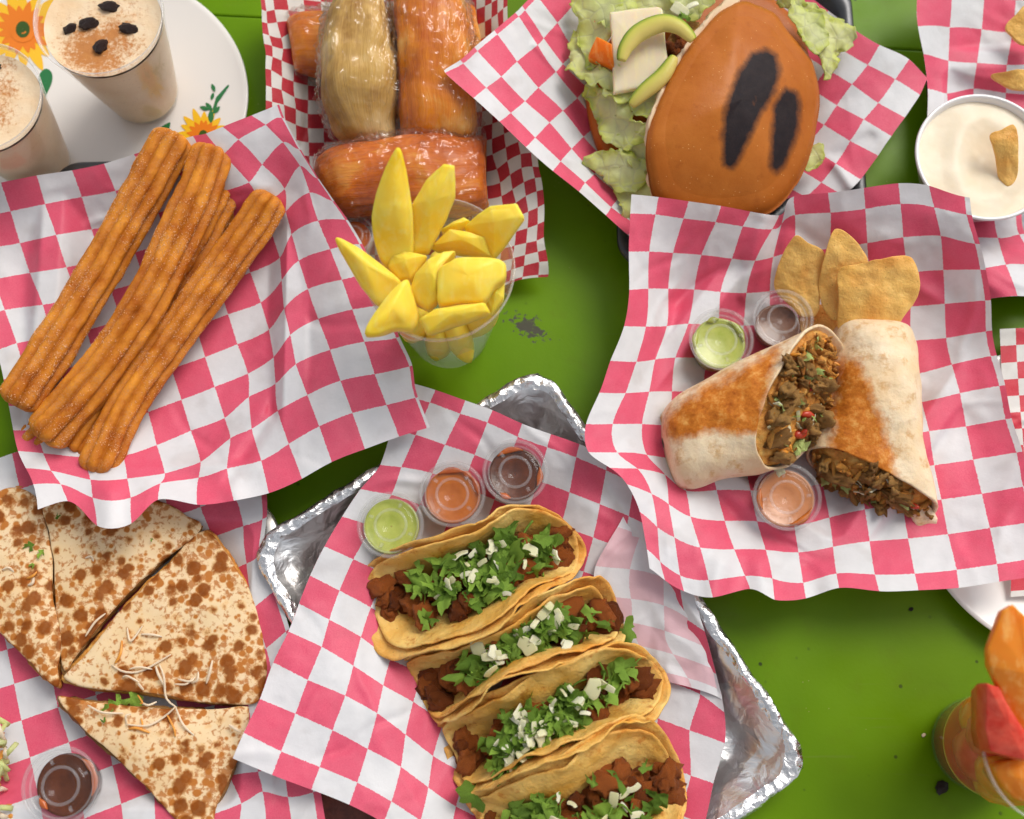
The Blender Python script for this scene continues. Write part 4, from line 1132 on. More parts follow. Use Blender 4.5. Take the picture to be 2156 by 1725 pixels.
taco([(758,1268,.018),(770,1195,.024),(862,1150,.046),(1000,1106,.060),(1092,1062,.056),(1180,1085,.038),(1228,1155,.020),(1206,1212,.036),(1128,1238,.062),(1040,1308,.066),(900,1362,.048),(795,1362,.026)],
     [(1000,1222,.014),(875,1262,.014),(1128,1160,.014),(985,1160,.032),(1028,1280,.036)], .078, 1, "top taco of the row, beside the three salsa cups", 90, 110, 22, .68, gb=2, gf=16)
taco([(872,1448,.018),(856,1394,.024),(958,1378,.048),(1070,1328,.060),(1180,1258,.060),(1258,1226,.044),(1302,1288,.024),(1312,1348,.034),(1228,1364,.058),(1110,1390,.066),(1000,1452,.056),(920,1520,.026)],
     [(1088,1370,.014),(965,1432,.014),(1212,1304,.014),(1078,1348,.036),(1102,1384,.036)], .076, 2, "second taco of the row, chopped cilantro spilling at its left end", 80, 112, 22, .74, gb=26, gf=20)
taco([(940,1594,.018),(932,1530,.024),(1030,1500,.048),(1140,1446,.060),(1250,1402,.060),(1346,1378,.040),(1408,1430,.022),(1388,1500,.042),(1290,1528,.062),(1190,1577,.066),(1070,1626,.054),(975,1668,.026)],
     [(1165,1515,.014),(1045,1570,.014),(1290,1462,.014),(1152,1478,.036),(1180,1550,.038)], .080, 3, "third taco of the row, heaped with cilantro and onion", 80, 150, 36, .72, gb=36, gf=12)
taco([(1000,1718,.018),(992,1682,.028),(1085,1655,.050),(1185,1615,.062),(1290,1548,.060),(1388,1535,.040),(1442,1640,.020),(1442,1735,.038),(1360,1800,.058),(1240,1842,.064),(1110,1850,.054),(1035,1800,.030)],
     [(1240,1722,.014),(1100,1752,.014),(1358,1645,.014),(1215,1662,.036),(1245,1790,.036)], .078, 4, "bottom taco of the row, big charred meat pieces at right", 120, 62, 12, .68, bias=.12, gb=26)

# a sprig that fell beside the third taco
for (x, y, s, lab) in ((1002, 1672, .010, "loose cilantro leaf at the left end of the third taco"), (1312, 1325, .009, "loose cilantro leaf at the right end of the second taco")):
    me = LEAF[0].copy(); me.name = "cilantro_sprig"
    o = bpy.data.objects.new("cilantro_sprig", me); COL.objects.link(o)
    o.matrix_world = mtx(at(x, y, .03), (.2, -.1, x), s)
    tag(o, lab, "herb")

# ------------------------------------------------------------------ quesadilla
def wedge(outline, label, seed, zt=.0255, zb=.0085):
    _c = np.array(outline, float).mean(0); outline = [tuple(_c + (np.array(p) - _c) * 1.018) for p in outline]
    ol = [(x, y, zt) for x, y in outline]
    cx = np.mean([p[0] for p in outline]); cy = np.mean([p[1] for p in outline])
    c = at(cx, cy, zb)
    root = thing("quesadilla_wedge", label, "quesadilla", c, "quesadilla wedges")
    V, Fc = ring_solid(ol, .0035, .0018, .0025, 150, 26, False, .0016, 45, seed, .985, .006)
    V[:, 2] += vnoise(V, 30, seed + 3, 2) * .0016
    add("top_tortilla", V, Fc, M_flour, root)
    o2 = [(cx + (x - cx) * 1.02, cy + (y - cy) * 1.02, zt - .0052) for x, y in outline]
    V, Fc = ring_solid(o2, .0075, .002, 0, 110, 6, False, .0022, 150, seed + 5, .98, .012)
    add("melted_filling", V, Fc, M_beans if seed % 2 else M_beef, root)
    o3 = [(cx + (x - cx) * 1.0 + 3, cy + (y - cy) * 1.0 + 3, zt - .0105) for x, y in outline]
    V, Fc = ring_solid(o3, .004, .0015, 0, 110, 6, False, .0010, 60, seed + 8, .985, .010)
    add("bottom_tortilla", V, Fc, M_flour, root)
    return root
W1 = wedge([(-60,1080),(-20,1045),(20,1028),(60,1035),(88,1065),(100,1120),(110,1180),(109,1260),(119,1300),(125,1345),(121,1400),(118,1443),(60,1390),(0,1330),(-60,1280)], "quesadilla wedge cut off by the left picture edge", 1)
W2 = wedge([(96,1062),(150,1048),(260,1040),(340,1058),(385,1085),(417,1113),(330,1190),(240,1280),(172,1365),(140,1412),(129,1385),(123,1330),(119,1270),(113,1200),(106,1120)], "quesadilla wedge tucked under the churro paper", 2)
W3 = wedge([(424,1124),(470,1160),(505,1215),(530,1270),(548,1330),(556,1380),(552,1440),(530,1480),(430,1476),(310,1460),(200,1450),(140,1430),(138,1417),(182,1375),(252,1290),(342,1200)], "largest quesadilla wedge, with shredded cheese on top", 3)
W4 = wedge([(126,1472),(210,1480),(330,1492),(450,1497),(508,1490),(520,1502),(505,1570),(480,1640),(455,1700),(440,1760),(400,1760),(330,1680),(250,1600),(172,1532)], "lowest quesadilla wedge pointing at the bottom edge", 4)
def shred(root, pts, mat, r=.00075, z=.0288):
    P = at(np.array([p[0] for p in pts]), np.array([p[1] for p in pts]), z + np.array([.0012 * math.sin(i * 2.1) for i in range(len(pts))]))
    V, Fc = sweep(resample(P, 12), lambda t, a: (r * (1 - .5 * abs(2 * t - 1) ** 3) * math.cos(a), r * .7 * math.sin(a)), 6)
    add("cheese_shred", V, Fc, mat, root)
r = random.Random(5)
base_shreds = [((235,1400),(262,1415),(300,1412),(360,1378)),((250,1310),(255,1340),(252,1378)),((268,1322),(275,1350),(300,1318)),((290,1455),(288,1440),(310,1430)),((335,1398),(345,1425),(350,1470),(372,1490)),((370,1450),(340,1445),(325,1465)),((185,1485),(215,1500),(260,1502)),((265,1525),(310,1528),(345,1510),(370,1488)),((370,1490),(385,1525),(410,1550)),((268,1572),(300,1565),(335,1558)),((375,1430),(400,1435),(412,1425)),((385,1455),(402,1462),(395,1440)),((180,1340),(200,1310),(222,1292)),((160,1345),(178,1355)),((300,1480),(312,1485),(330,1478)),((30,1210),(38,1225),(28,1245)),((5,1200),(18,1195),(30,1205)),((110,1185),(116,1215),(100,1225)),((180,1175),(192,1172),(198,1185)),((270,1430),(280,1400),(292,1385))]
for pts in base_shreds[::2] + base_shreds[7:8]:
    my = np.mean([p[1] for p in pts]); mx_ = np.mean([p[0] for p in pts])
    root = W1 if mx_ < 100 else (W2 if my < 1300 and mx_ < 230 else (W4 if my > 1483 else W3))
    shred(root, pts, M_shredW)
for i in range(0, 34, 2):
    x, y = r.gauss(320, 60), r.gauss(1425, 45)
    if i > 22: x, y = r.gauss(330, 70), r.gauss(1520, 25)
    if i > 29: x, y = r.gauss(40, 22), r.gauss(1215, 35)
    a = r.uniform(0, 6.3); L = r.uniform(8, 26); b = r.uniform(-8, 8)
    root = W1 if x < 100 else (W4 if y > 1483 else W3)
    shred(root, ((x - L * math.cos(a), y - L * math.sin(a)), (x + b, y + b), (x + L * math.cos(a), y + L * math.sin(a))), M_shredO if i % 3 == 0 else M_shredW, r.uniform(.0006, .001))
for (x, y, s, z, wd) in ((62,1150,.0045,.029,W1),(88,1165,.004,.029,W1),(68,1190,.003,.029,W1),(122,1087,.0025,.029,W2),(245,1478,.007,.024,W4),(275,1470,.007,.024,W4),(232,1490,.006,.025,W4),(218,1518,.0028,.029,W4),(320,1136,.0015,.029,W2)):
    inst(r.choice(LEAF), "cilantro_leaf", mtx(at(x, y, z), (r.uniform(-.4, .4), r.uniform(-.4, .4), r.uniform(0, 6)), s), wd)

# shredded lettuce and cheese at the left edge
root = thing("shredded_salad", "heap of shredded lettuce and cheese at the left edge by the dark salsa", "salad", at(0, 1620, .009))
for i in range(46):
    x, y = r.gauss(-8, 16), r.gauss(1615, 62)
    a = r.uniform(0, 6.3); L = r.uniform(9, 24)
    P = at(np.array([x - L * math.cos(a), x, x + L * math.cos(a)]), np.array([y - L * math.sin(a), y + r.uniform(-6, 6), y + L * math.sin(a)]), np.array([.012, .018, .014]) + r.uniform(0, .012))
    V, Fc = sweep(resample(P, 9), lambda t, an: (.0017 * math.cos(an), .0008 * math.sin(an)), 6)
    k = i % 4
    add("lettuce_shred" if k < 2 else "cheese_shred", V, Fc, M_lettuce if k < 2 else (M_shredO if k == 2 else M_shredW), root, attrs={"mask": np.full(len(V), .25)} if k < 2 else None)

# ------------------------------------------------------------------ churros
def churro(pts, rad, label, seed, name="churro", vis=True):
    P = at(np.array([p[0] for p in pts]), np.array([p[1] for p in pts]), np.array([p[2] for p in pts]))
    P = resample(P, 90)
    rr = random.Random(seed); ph = rr.uniform(0, 6.3); tw = rr.uniform(-.25, .25)
    K = 8
    nseg = 108
    def rad_fn(t, a):
        e = min(t, 1 - t) * 90
        end = 1 - .5 * max(0, 1 - e / 4.0) ** 2
        lob = abs(math.cos(K / 2 * (a + ph + tw * t))) ** .55
        w = rad * end * (.68 + .38 * lob) * (1 + .025 * math.sin(t * 7 + seed) + .012 * math.sin(t * 23 + seed * 2))
        return w * math.cos(a), w * .92 * math.sin(a)
    V, Fc = sweep(P, rad_fn, nseg)
    V = V + np.stack([vnoise(V, 90, seed + i, 3) for i in range(3)], -1) * .0011
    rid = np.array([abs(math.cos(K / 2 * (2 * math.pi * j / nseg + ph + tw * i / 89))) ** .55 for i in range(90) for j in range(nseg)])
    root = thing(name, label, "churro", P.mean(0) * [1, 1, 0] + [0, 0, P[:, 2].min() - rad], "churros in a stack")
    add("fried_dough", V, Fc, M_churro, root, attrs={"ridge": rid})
    # clinging sugar crystals
    g = np.random.default_rng(seed)
    n = 9000
    ii = g.integers(2, 88, n); jj = g.integers(0, nseg, n)
    keep = (vnoise(V[ii * nseg + jj], 60, seed + 50, 2) + g.normal(0, .15, n)) > .08
    ii, jj = ii[keep], jj[keep]
    tt = g.uniform(0, 1, len(ii))[:, None]; uu = g.uniform(0, 1, len(ii))[:, None]
    c = (V[ii * nseg + jj] * (1 - uu) + V[ii * nseg + (jj + 1) % nseg] * uu) * (1 - tt) + (V[(ii + 1) * nseg + jj] * (1 - uu) + V[(ii + 1) * nseg + (jj + 1) % nseg] * uu) * tt
    ctr = P[ii] * (1 - tt) + P[ii + 1] * tt
    out = c - ctr; out /= np.linalg.norm(out, axis=1)[:, None]
    up = out[:, 2] > -.2
    c = c[up] + out[up] * .0001
    m = len(c)
    T4 = np.array([[1, 1, 1], [1, -1, -1], [-1, 1, -1], [-1, -1, 1]]) * .45
    A = g.normal(size=(m, 3, 3)); A /= np.linalg.norm(A, axis=2)[:, :, None]
    S = g.uniform(.00035, .00085, m)
    V4 = (c[:, None, :] + np.einsum('kj,mji->mki', T4, A) * S[:, None, None]).reshape(-1, 3)
    F4 = [(4 * k + a, 4 * k + b, 4 * k + d) for k in range(m) for a, b, d in ((0, 1, 2), (0, 3, 1), (0, 2, 3), (1, 3, 2))]
    add("sugar_coating", V4, F4, M_sugar, root, smooth=False, kind="stuff")
    return root
churro([(32,856,.058),(118,722,.058),(200,588,.058),(275,458,.060),(340,338,.064),(372,283,.066)], .0140, "sugared churro, leftmost of the stack", 1)
churro([(88,925,.050),(200,795,.053),(300,650,.056),(375,500,.058),(420,400,.060),(450,312,.062)], .0142, "sugared churro lying in the middle on top", 2)
churro([(200,998,.040),(270,850,.040),(362,715,.040),(450,594,.041),(524,490,.044),(576,412,.050)], .0132, "sugared churro at the right with its lower end over the fold", 3)
churro([(60,940,.034),(150,850,.035),(280,700,.035),(400,540,.036),(478,396,.042)], .0126, "churro underneath the stack, both ends peeking out", 4)
churro([(160,955,.034),(220,860,.034),(300,740,.034),(360,640,.034)], .0126, "short dark churro wedged below the middle one", 5)

M_greens = m_leaf("chopped_lettuce", (0.20, 0.34, 0.05), (0.50, 0.60, 0.22))
GREENS = []
for _m in LEAF[:3]:
    _c = _m.copy(); _c.materials.clear(); _c.materials.append(M_greens); GREENS.append(_c)
CHED = [blob_mesh("cheese_crumble", M_shredO, 80, 1.5, .6, .6, .3, 2, 1.5)]
# ------------------------------------------------------------------ burrito halves
def loft(rings):
    R = np.array(rings); m, n = R.shape[:2]
    V = R.reshape(-1, 3)
    Fc = []
    for i in range(m - 1):
        for j in range(n):
            j2 = (j + 1) % n
            Fc.append((i * n + j, i * n + j2, (i + 1) * n + j2, (i + 1) * n + j))
    return V, Fc

def burrito(secs, toast, label, seed, n=96, m=70, bits=130, cap_bulge=.006):
    """secs: (px, py, z, wx_px, wy_px, hx, hy, hz): centre, half-width vector in pixels, half-height vector in metres"""
    S = np.array([[*at(s[0], s[1], s[2]), *(at(s[0] + s[3], s[1] + s[4], s[2]) - at(s[0], s[1], s[2])), s[5], s[6], s[7]] for s in secs])
    S = resample(S, m)
    rings = []
    for s in S:
        c, w, h = s[:3], s[3:6], s[6:9]
        a = np.linspace(0, 2 * math.pi, n, endpoint=False)
        ca = np.sign(np.cos(a)) * np.abs(np.cos(a)) ** .85; sa_ = np.sign(np.sin(a)) * np.abs(np.sin(a)) ** .85
        rings.append(c + np.outer(ca, w) + np.outer(sa_, h))
    rings = np.array(rings)
    V, Fc = loft(rings)
    d = np.stack([vnoise(V, 28, seed + i, 3) for i in range(3)], -1)
    V = V + d * .0035 + (np.abs(vnoise(V, 55, seed + 9, 2)) * .0018)[:, None] * np.array([0, 0, 1])
    px = project(V)
    mask = np.clip(.5 + poly_sd(px, toast) / 75.0, 0, 1) * (V[:, 2] > .02)
    root = thing("burrito_half", label, "burrito", S[0][:3] * [1, 1, 0] + [0, 0, .011], "halves of one burrito")
    o = add("tortilla_wrap", V, Fc + [tuple(range(n))], M_burrito, root, attrs={"mask": mask})
    md = o.modifiers.new("thickness", 'SOLIDIFY'); md.thickness = .0018; md.offset = 1
    # lumpy filling that fills the cut face
    c, w, h = S[-1][:3], S[-1][3:6], S[-1][6:9]
    nrm = S[-1][:3] - S[-3][:3]; nrm /= np.linalg.norm(nrm)
    nf = np.cross(w, h); nf /= np.linalg.norm(nf)
    if nf @ nrm < 0: nf = -nf
    D, Fd = disk_sheet(1.0, 40, 120)
    W = c + np.outer(D[:, 0], w * .96) + np.outer(D[:, 1], h * .95)
    rad = np.hypot(D[:, 0], D[:, 1])
    W = W + np.outer(cap_bulge * (1 - rad ** 2) - .004 * rad ** 4 + .0035 * vnoise(W, 150, seed, 3), nf)
    add("filling", W, Fd, M_beans, root)
    r = random.Random(seed)
    def put(meshes, nm, k, s0, s1, rr=.86, zone=None, flat=1.0):
        for i in range(k):
            while True:
                x, y = r.uniform(-1, 1), r.uniform(-1, 1)
                if x * x + y * y < rr * rr and (zone is None or zone(x, y)): break
            p = c + w * x * .95 + h * y * .95 + nf * (cap_bulge * (1 - x * x - y * y) + r.uniform(0, .0015))
            s = r.uniform(s0, s1)
            inst(r.choice(meshes), nm, mtx(p, (r.uniform(-1.5, 1.5), r.uniform(-1.5, 1.5), r.uniform(0, 6.3)), (s * r.uniform(1, 1.6), s, s * flat)), root)
    return root, put, c, w, h, nf

bA, putA, cA, wA, hA, nA = burrito(
    [(1399, 938, .029, 2, 10, 0, 0, .003), (1401, 939, .030, 8, 44, 0, 0, .010), (1408, 942, .031, 14, 80, 0, 0, .021), (1440, 928, .033, 4, 102, -.001, 0, .027), (1500, 902, .037, -22, 122, -.003, .001, .030), (1570, 873, .043, -46, 135, -.009, .003, .030), (1640, 850, .050, -63, 143, -.016, .006, .027), (1684, 836, .056, -70, 148, -.021, .008, .024)],
    [(1402, 885), (1450, 845), (1540, 790), (1632, 740), (1618, 800), (1605, 870), (1600, 905), (1560, 915), (1500, 905), (1430, 925), (1405, 915)],
    "left burrito half, cut face showing meat, rice and lettuce", 3)
putA(RICE, "rice_clump", 110, .0014, .0030, .9, lambda x, y: x < -.05 or y > .35)
putA(BEEF, "beef_chunk", 30, .0042, .0088, .88, lambda x, y: x > -.35)
putA(TOM, "tomato_piece", 5, .003, .0045, .6, lambda x, y: abs(y) < .4 and x > -.2)
putA(ONION, "onion_piece", 14, .0022, .0036, .85)
putA(GREENS, "lettuce_piece", 22, .0035, .006, .85)
putA(CHED, "cheese_crumble", 30, .0014, .0024, .9)
bB, putB, cB, wB, hB, nB = burrito(
    [(1833, 690, .023, 10, 0, 0, 0, .003), (1833, 692, .024, 46, 0, 0, 0, .011), (1833, 700, .025, 66, 4, 0, 0, .021), (1836, 730, .027, 78, 6, 0, 0, .026), (1836, 800, .028, 88, 14, 0, .001, .028), (1834, 880, .028, 97, 26, 0, .003, .028), (1832, 960, .028, 116, 44, 0, .006, .025), (1832, 1016, .028, 132, 58, -.002, .006, .022)],
    [(1778, 760), (1815, 770), (1840, 850), (1868, 940), (1876, 1000), (1872, 1030), (1800, 1005), (1752, 960), (1760, 860)],
    "right burrito half lying with its cut end towards the bottom edge", 6, cap_bulge=.009)
putB(RICE, "rice_clump", 80, .0014, .0030, .95)
putB(BEEF, "beef_chunk", 32, .004, .0075, .98)
putB(ONION, "onion_piece", 12, .0022, .0036, .95)
putB(TOM, "tomato_piece", 3, .003, .004, .8)
putB(GREENS, "lettuce_piece", 9, .003, .005, .9)
putB(CHED, "cheese_crumble", 12, .0012, .0024, .95)
# bits that fell out of the cut end
for (x, y, z, mesh, s, nm, lab, cat) in ((1826, 1095, .020, BEEF[0], (.010, .0055, .005), "beef_scrap", "strip of beef fallen from the right burrito half", "meat"),
                                          (1868, 1080, .017, LEAF[1], (.006, .006, .006), "lettuce_scrap", "green leaf scrap fallen below the right burrito half", "leaf")):
    me = mesh.copy(); me.name = nm
    o = bpy.data.objects.new(nm, me); COL.objects.link(o)
    o.matrix_world = mtx(at(x, y, z), (.2, .1, 1.2), s); tag(o, lab, cat)
V, Fc = ring_solid([(1880,1010,.03),(1920,1030,.032),(1950,1055,.03),(1970,1090,.026),(1962,1108,.022),(1925,1100,.022),(1895,1065,.024),(1880,1040,.028)], .003, .001, .003, 60, 10, False, .003, 90, 4, .95, .05)
add("loose_wrap_edge", V, Fc, M_burrito, bB, attrs={"mask": np.zeros(len(V))})
V, Fc = ring_solid([(1625,975,.036),(1650,978,.036),(1656,995,.035),(1640,1010,.034),(1632,992,.035)], .002, .0006, .001, 40, 6, True, .001, 200, 4)
add("onion_strip", V, Fc, M_onion, bA)

# ------------------------------------------------------------------ tortilla chips
def chip(outline, label, seed, curve=(0, 0, 0), thick=.0022, mat=None):
    """outline (px, py, z); curve bends the sheet"""
    V, Fc = ring_solid(outline, thick, .0007, 0, 90, 16, False, .0, 60, seed, .99, .012)
    c = V.mean(0); q = V - c
    ang = curve[0]; k = curve[1]
    t = q[:, 0] * math.cos(ang) + q[:, 1] * math.sin(ang)
    V[:, 2] += k * t * t + vnoise(V, 40, seed, 3) * .0045 + vnoise(V, 130, seed + 2, 2) * .0012
    m = np.clip(vnoise(V, 45, seed + 4, 3) * .8, 0, 1)
    o = add("tortilla_chip", V, Fc, mat or M_chip, attrs={"mask": m})
    tag(o, label, "chip", "fried tortilla chips")
    return o
chip([(1672,498,.062),(1700,510,.060),(1738,533,.056),(1732,600,.044),(1722,660,.032),(1690,665,.030),(1660,640,.032),(1632,606,.036),(1640,555,.048)], "folded tortilla chip nearest the brown salsa cup", 1, (0, -9))
chip([(1758,482,.066),(1795,498,.064),(1830,540,.060),(1822,570,.054),(1800,640,.042),(1778,672,.036),(1748,668,.036),(1728,610,.044),(1735,545,.056)], "middle tortilla chip standing above the burrito", 2, (.3, -9))
chip([(1765,572,.056),(1800,556,.060),(1850,545,.064),(1922,533,.066),(1938,570,.062),(1936,620,.054),(1905,665,.046),(1880,697,.040),(1820,695,.040),(1775,690,.042),(1768,630,.050)], "largest tortilla chip, rightmost of the three by the burrito", 3, (.8, -7))
chip([(1690,650,.020),(1760,645,.022),(1790,690,.022),(1740,720,.02),(1690,700,.019)], "tortilla chip lying flat under the others", 4, (0, 3))
chip([(2116,58,.040),(2140,30,.044),(2162,8,.046),(2195,0,.048),(2200,90,.044),(2160,96,.042),(2138,84,.040)], "tortilla chip at the top right corner", 5, (0, -4))
chip([(2088,157,.040),(2125,150,.044),(2170,142,.046),(2195,150,.046),(2195,190,.040),(2130,185,.038),(2105,172,.038)], "tortilla chip just behind the white dip bowl", 6, (1.2, -8))

# ------------------------------------------------------------------ bowl of white dip
bz = .052
bc = at(2072, 330, bz); br = msize(2072, 330, bz, 145); bb = np.array([bc[0], bc[1], .009]); bh = bz - .009
root = thing("dip_bowl", "white bowl of creamy cheese dip with a chip in it", "bowl", bb)
V, Fc = lathe([(.0005, 0), (br * .62, 0), (br * .66, .002), (br * .985, bh - .002), (br, bh - .0005), (br * .99, bh + .001), (br * .955, bh + .0008), (br * .94, bh - .001), (br * .90, bh - .008), (br * .62, .004), (.0005, .004)], 96, bb)
add("bowl", V, Fc, M_melamine, root)
D, Fd = disk_sheet(br * .925, 40, 96)
W = np.stack([bb[0] + D[:, 0], bb[1] + D[:, 1], np.full(len(D), bz - .0045)], -1)
q = project(W)
dc = np.hypot(q[:, 0] - 2075, (q[:, 1] - 335) * .7)
W[:, 2] += vnoise(W, 45, 5, 3) * .0012 - .004 * np.exp(-(dc / 38) ** 2) + .0016 * np.exp(-((dc - 62) / 22) ** 2)
add("cheese_dip", W, Fd, M_queso, root)
chip([(2084,286,.066),(2110,272,.068),(2136,262,.069),(2144,300,.064),(2143,350,.056),(2138,380,.050),(2120,394,.048),(2106,372,.050),(2100,335,.056)], "golden chip standing in the white dip", 7, (0, -6), .0026)

# ------------------------------------------------------------------ tamales in plastic film
def tamale(secs, mat, label, seed, twist=None, n=72, m=64):
    S = np.array([[*at(s[0], s[1], s[2]), *(at(s[0] + s[3], s[1] + s[4], s[2]) - at(s[0], s[1], s[2])), s[5]] for s in secs])
    S = resample(S, m); rings = []
    rr = random.Random(seed); ph = rr.uniform(0, 6)
    for i, s in enumerate(S):
        c, w, h = s[:3], s[3:6], s[6]
        a = np.linspace(0, 2 * math.pi, n, endpoint=False)
        rid = 1 + .018 * np.sin(7 * a + ph + i * .01) + .012 * np.sin(17 * a + ph * 2)
        rings.append(c + np.outer(np.sign(np.cos(a)) * np.abs(np.cos(a)) ** .8 * rid, w) + np.outer(np.sign(np.sin(a)) * np.abs(np.sin(a)) ** .8 * h * rid, [0, 0, 1]))
    V, Fc = loft(rings)
    V = V + np.stack([vnoise(V, 32, seed + i, 3) for i in range(3)], -1) * .004
    # overlapping husk edge running lengthwise
    uv = np.array([(j / n * 2, i / m) for i in range(m) for j in range(n)])
    root = thing("tamale", label, "tamale", S[:, :3].mean(0) * [1, 1, 0] + [0, 0, .008], "plastic wrapped tamales")
    add("husk", V, Fc + [tuple(range(n)), tuple((m - 1) * n + j for j in reversed(range(n)))], mat, root, uv=uv)
    Vf = V.reshape(m, n, 3)
    # tight cling film with lengthwise and slanting pleats
    nf = n * 2; mf = m * 2
    Sf = resample(S, mf)
    Vi = np.array([[ (Vf[i // 2 if i // 2 < m else m - 1, j // 2]) for j in range(nf)] for i in range(mf)])
    Vi = (Vi + np.roll(Vi, -1, 1)) / 2; Vi[:-1] = (Vi[:-1] + Vi[1:]) / 2
    cc = Vi.mean(1, keepdims=True); oo = Vi - cc; oo /= np.linalg.norm(oo, axis=2, keepdims=True)
    jj, ii = np.meshgrid(np.arange(nf) / nf * 6.283, np.arange(mf) / mf)
    pr = np.stack([np.cos(jj) * 2 + ii * 2.0, np.sin(jj) * 2 - ii * 1.2, ii * 1.5], -1)
    rg = (1 - np.abs(vnoise(pr, 2.2, seed + 30, 3))) ** 5 + .7 * (1 - np.abs(vnoise(pr * [1, -1.6, 2.4], 3.0, seed + 40, 2))) ** 7
    Vi = Vi + oo * (.0006 + .0036 * rg[..., None])
    fl_f = [(i * nf + j, i * nf + (j + 1) % nf, (i + 1) * nf + (j + 1) % nf, (i + 1) * nf + j) for i in range(1, mf - 2) for j in range(nf)]
    add("cling_film", Vi.reshape(-1, 3), fl_f, M_film, root)
    return root, Vf
tamale([(612, 92, .030, 8, 50, .006), (625, 92, .032, 10, 58, .011), (680, 95, .032, 10, 66, .017), (800, 95, .03, 6, 64, .018), (920, 85, .03, 4, 60, .018), (985, 70, .034, 8, 58, .014), (1004, 66, .034, 8, 50, .008)], M_tamB, "orange tamale lying crosswise under the two upright ones", 5)
tamale([(765, -60, .060, 40, 0, .012), (762, -10, .062, 50, 2, .018), (757, 60, .062, 66, 2, .022), (754, 150, .058, 77, 2, .024), (758, 230, .050, 77, -2, .023), (775, 290, .042, 58, -4, .016), (790, 312, .038, 36, -4, .008)], M_tamA, "tan husk tamale, left of the two upright ones", 2, True)
tamale([(905, -60, .058, 62, 0, .014), (908, -10, .060, 74, 0, .020), (912, 60, .060, 78, 0, .023), (916, 150, .056, 80, 0, .023), (920, 240, .048, 82, 0, .022), (922, 295, .042, 80, 0, .018), (923, 312, .038, 74, 0, .010)], M_tamB, "orange husk tamale, right of the two upright ones", 3, True)
tamale([(668, 392, .034, 6, 42, .007), (685, 388, .038, 10, 58, .013), (740, 382, .042, 10, 72, .020), (850, 374, .042, 6, 76, .022), (950, 368, .042, 4, 78, .021), (1010, 362, .040, 2, 74, .016), (1026, 360, .038, 2, 66, .009)], M_tamC, "rust coloured tamale lying crosswise behind the mango cup", 9)

# ------------------------------------------------------------------ tall clear cups
def tall_cup(name, px, py, rz, rrim, z0, rb_ratio, label, cat, mat=None, loc_shift=None):
    c = at(px, py, rz); R = msize(px, py, rz, rrim)
    b = np.array([c[0], c[1], z0]); h = rz - z0
    root = thing(name, label, cat, b)
    rb = R * rb_ratio
    V, Fc = lathe([(.0004, .003), (rb * .7, .003), (rb * .86, .001), (rb * .92, 0), (rb * .97, .001), (rb, .004), (rb + (R - rb) * .45, h * .5), (R * .955, h - .010), (R * .965, h - .006), (R * .965, h - .004)], 96, b)
    add("cup", V, Fc, mat or M_wall, root)
    V, Fc = lathe([(R * .965, h - .004), (R * .985, h - .003), (R, h - .001), (R * 1.003, h + .0008), (R * .99, h + .0018), (R * .97, h + .0012), (R * .962, h - .001)], 96, b)
    add("rim", V, Fc, M_rim, root)
    return root, b, R, rb, h

# mango cup and its slices
mc, mb, mR, mrb, mh = tall_cup("fruit_cup", 925, 566, .125, 160, .0005, .60, "clear cup packed with yellow mango slices", "cup")
def fruit(outline, thick, mat, label, seed, name="mango_slice", cat="mango", dome=.003, bevel=.0034, sharp=True, bot=.82, noise=.0006):
    V, Fc = ring_solid(outline, thick, bevel, dome, 84, 10, sharp, noise, 55, seed, bot)
    o = add(name, V, Fc, mat)
    tag(o, label, cat, "slices in the mango cup" if cat == "mango" else "pieces in the fruit cup")
    return o
Z = .135
fruit([(836,304,.185),(850,335,.180),(862,400,.168),(869,455,.158),(868,527,.142),(845,560,.134),(812,558,.134),(788,510,.146),(781,455,.158),(792,400,.168),(812,345,.178)], .014, M_mango, "tall pointed mango spear, leftmost of the two upright", 1, sharp=False, dome=.006, bot=.7)
fruit([(934,341,.176),(956,344,.176),(957,406,.164),(940,450,.154),(901,528,.138),(868,530,.138),(866,424,.160),(895,375,.170)], .014, M_mango, "upright mango spear with a flat cut tip", 2, dome=.006, bot=.72)
fruit([(704,497,.150),(745,512,.148),(785,540,.144),(843,588,.138),(838,612,.134),(801,640,.132),(770,612,.136),(735,560,.142)], .012, M_mango, "mango spear pointing left over the cup rim", 3, sharp=False, dome=.004, bot=.75)
fruit([(977,473,.142),(1005,448,.150),(1032,430,.156),(1089,424,.162),(1105,452,.160),(1070,503,.148),(1038,540,.138),(1000,520,.134)], .016, M_mango, "mango slice leaning out over the right rim", 4, dome=.005, bot=.75)
fruit([(928,479,.136),(955,462,.140),(977,454,.142),(989,461,.141),(960,492,.134),(935,498,.132)], .010, M_mango, "small mango tip behind the upright spears", 5)
fruit([(907,515,.136),(944,479,.145),(985,486,.146),(1020,497,.145),(1036,538,.138),(995,528,.138),(945,520,.136)], .014, M_mango, "pale mango slab in the middle back of the cup", 6, dome=.003)
fruit([(813,530,.138),(849,524,.142),(898,536,.142),(880,566,.138),(865,587,.136),(838,588,.134),(815,560,.136)], .014, M_mango, "mango chunk at the foot of the tall spear", 7)
fruit([(859,612,.140),(872,575,.146),(901,543,.150),(935,526,.150),(958,524,.148),(930,555,.150),(918,590,.150),(920,632,.144),(901,649,.140),(874,634,.138)], .018, M_mango, "curved mango wedge in the centre of the cup", 8, dome=.004)
fruit([(922,567,.152),(945,550,.155),(968,540,.156),(1035,540,.156),(1064,552,.154),(1062,582,.152),(1040,600,.152),(1017,631,.150),(970,634,.150),(925,637,.149),(919,605,.151)], .022, M_mango, "biggest mango block at the right of the cup", 9, dome=.004, bevel=.003, sharp=False)
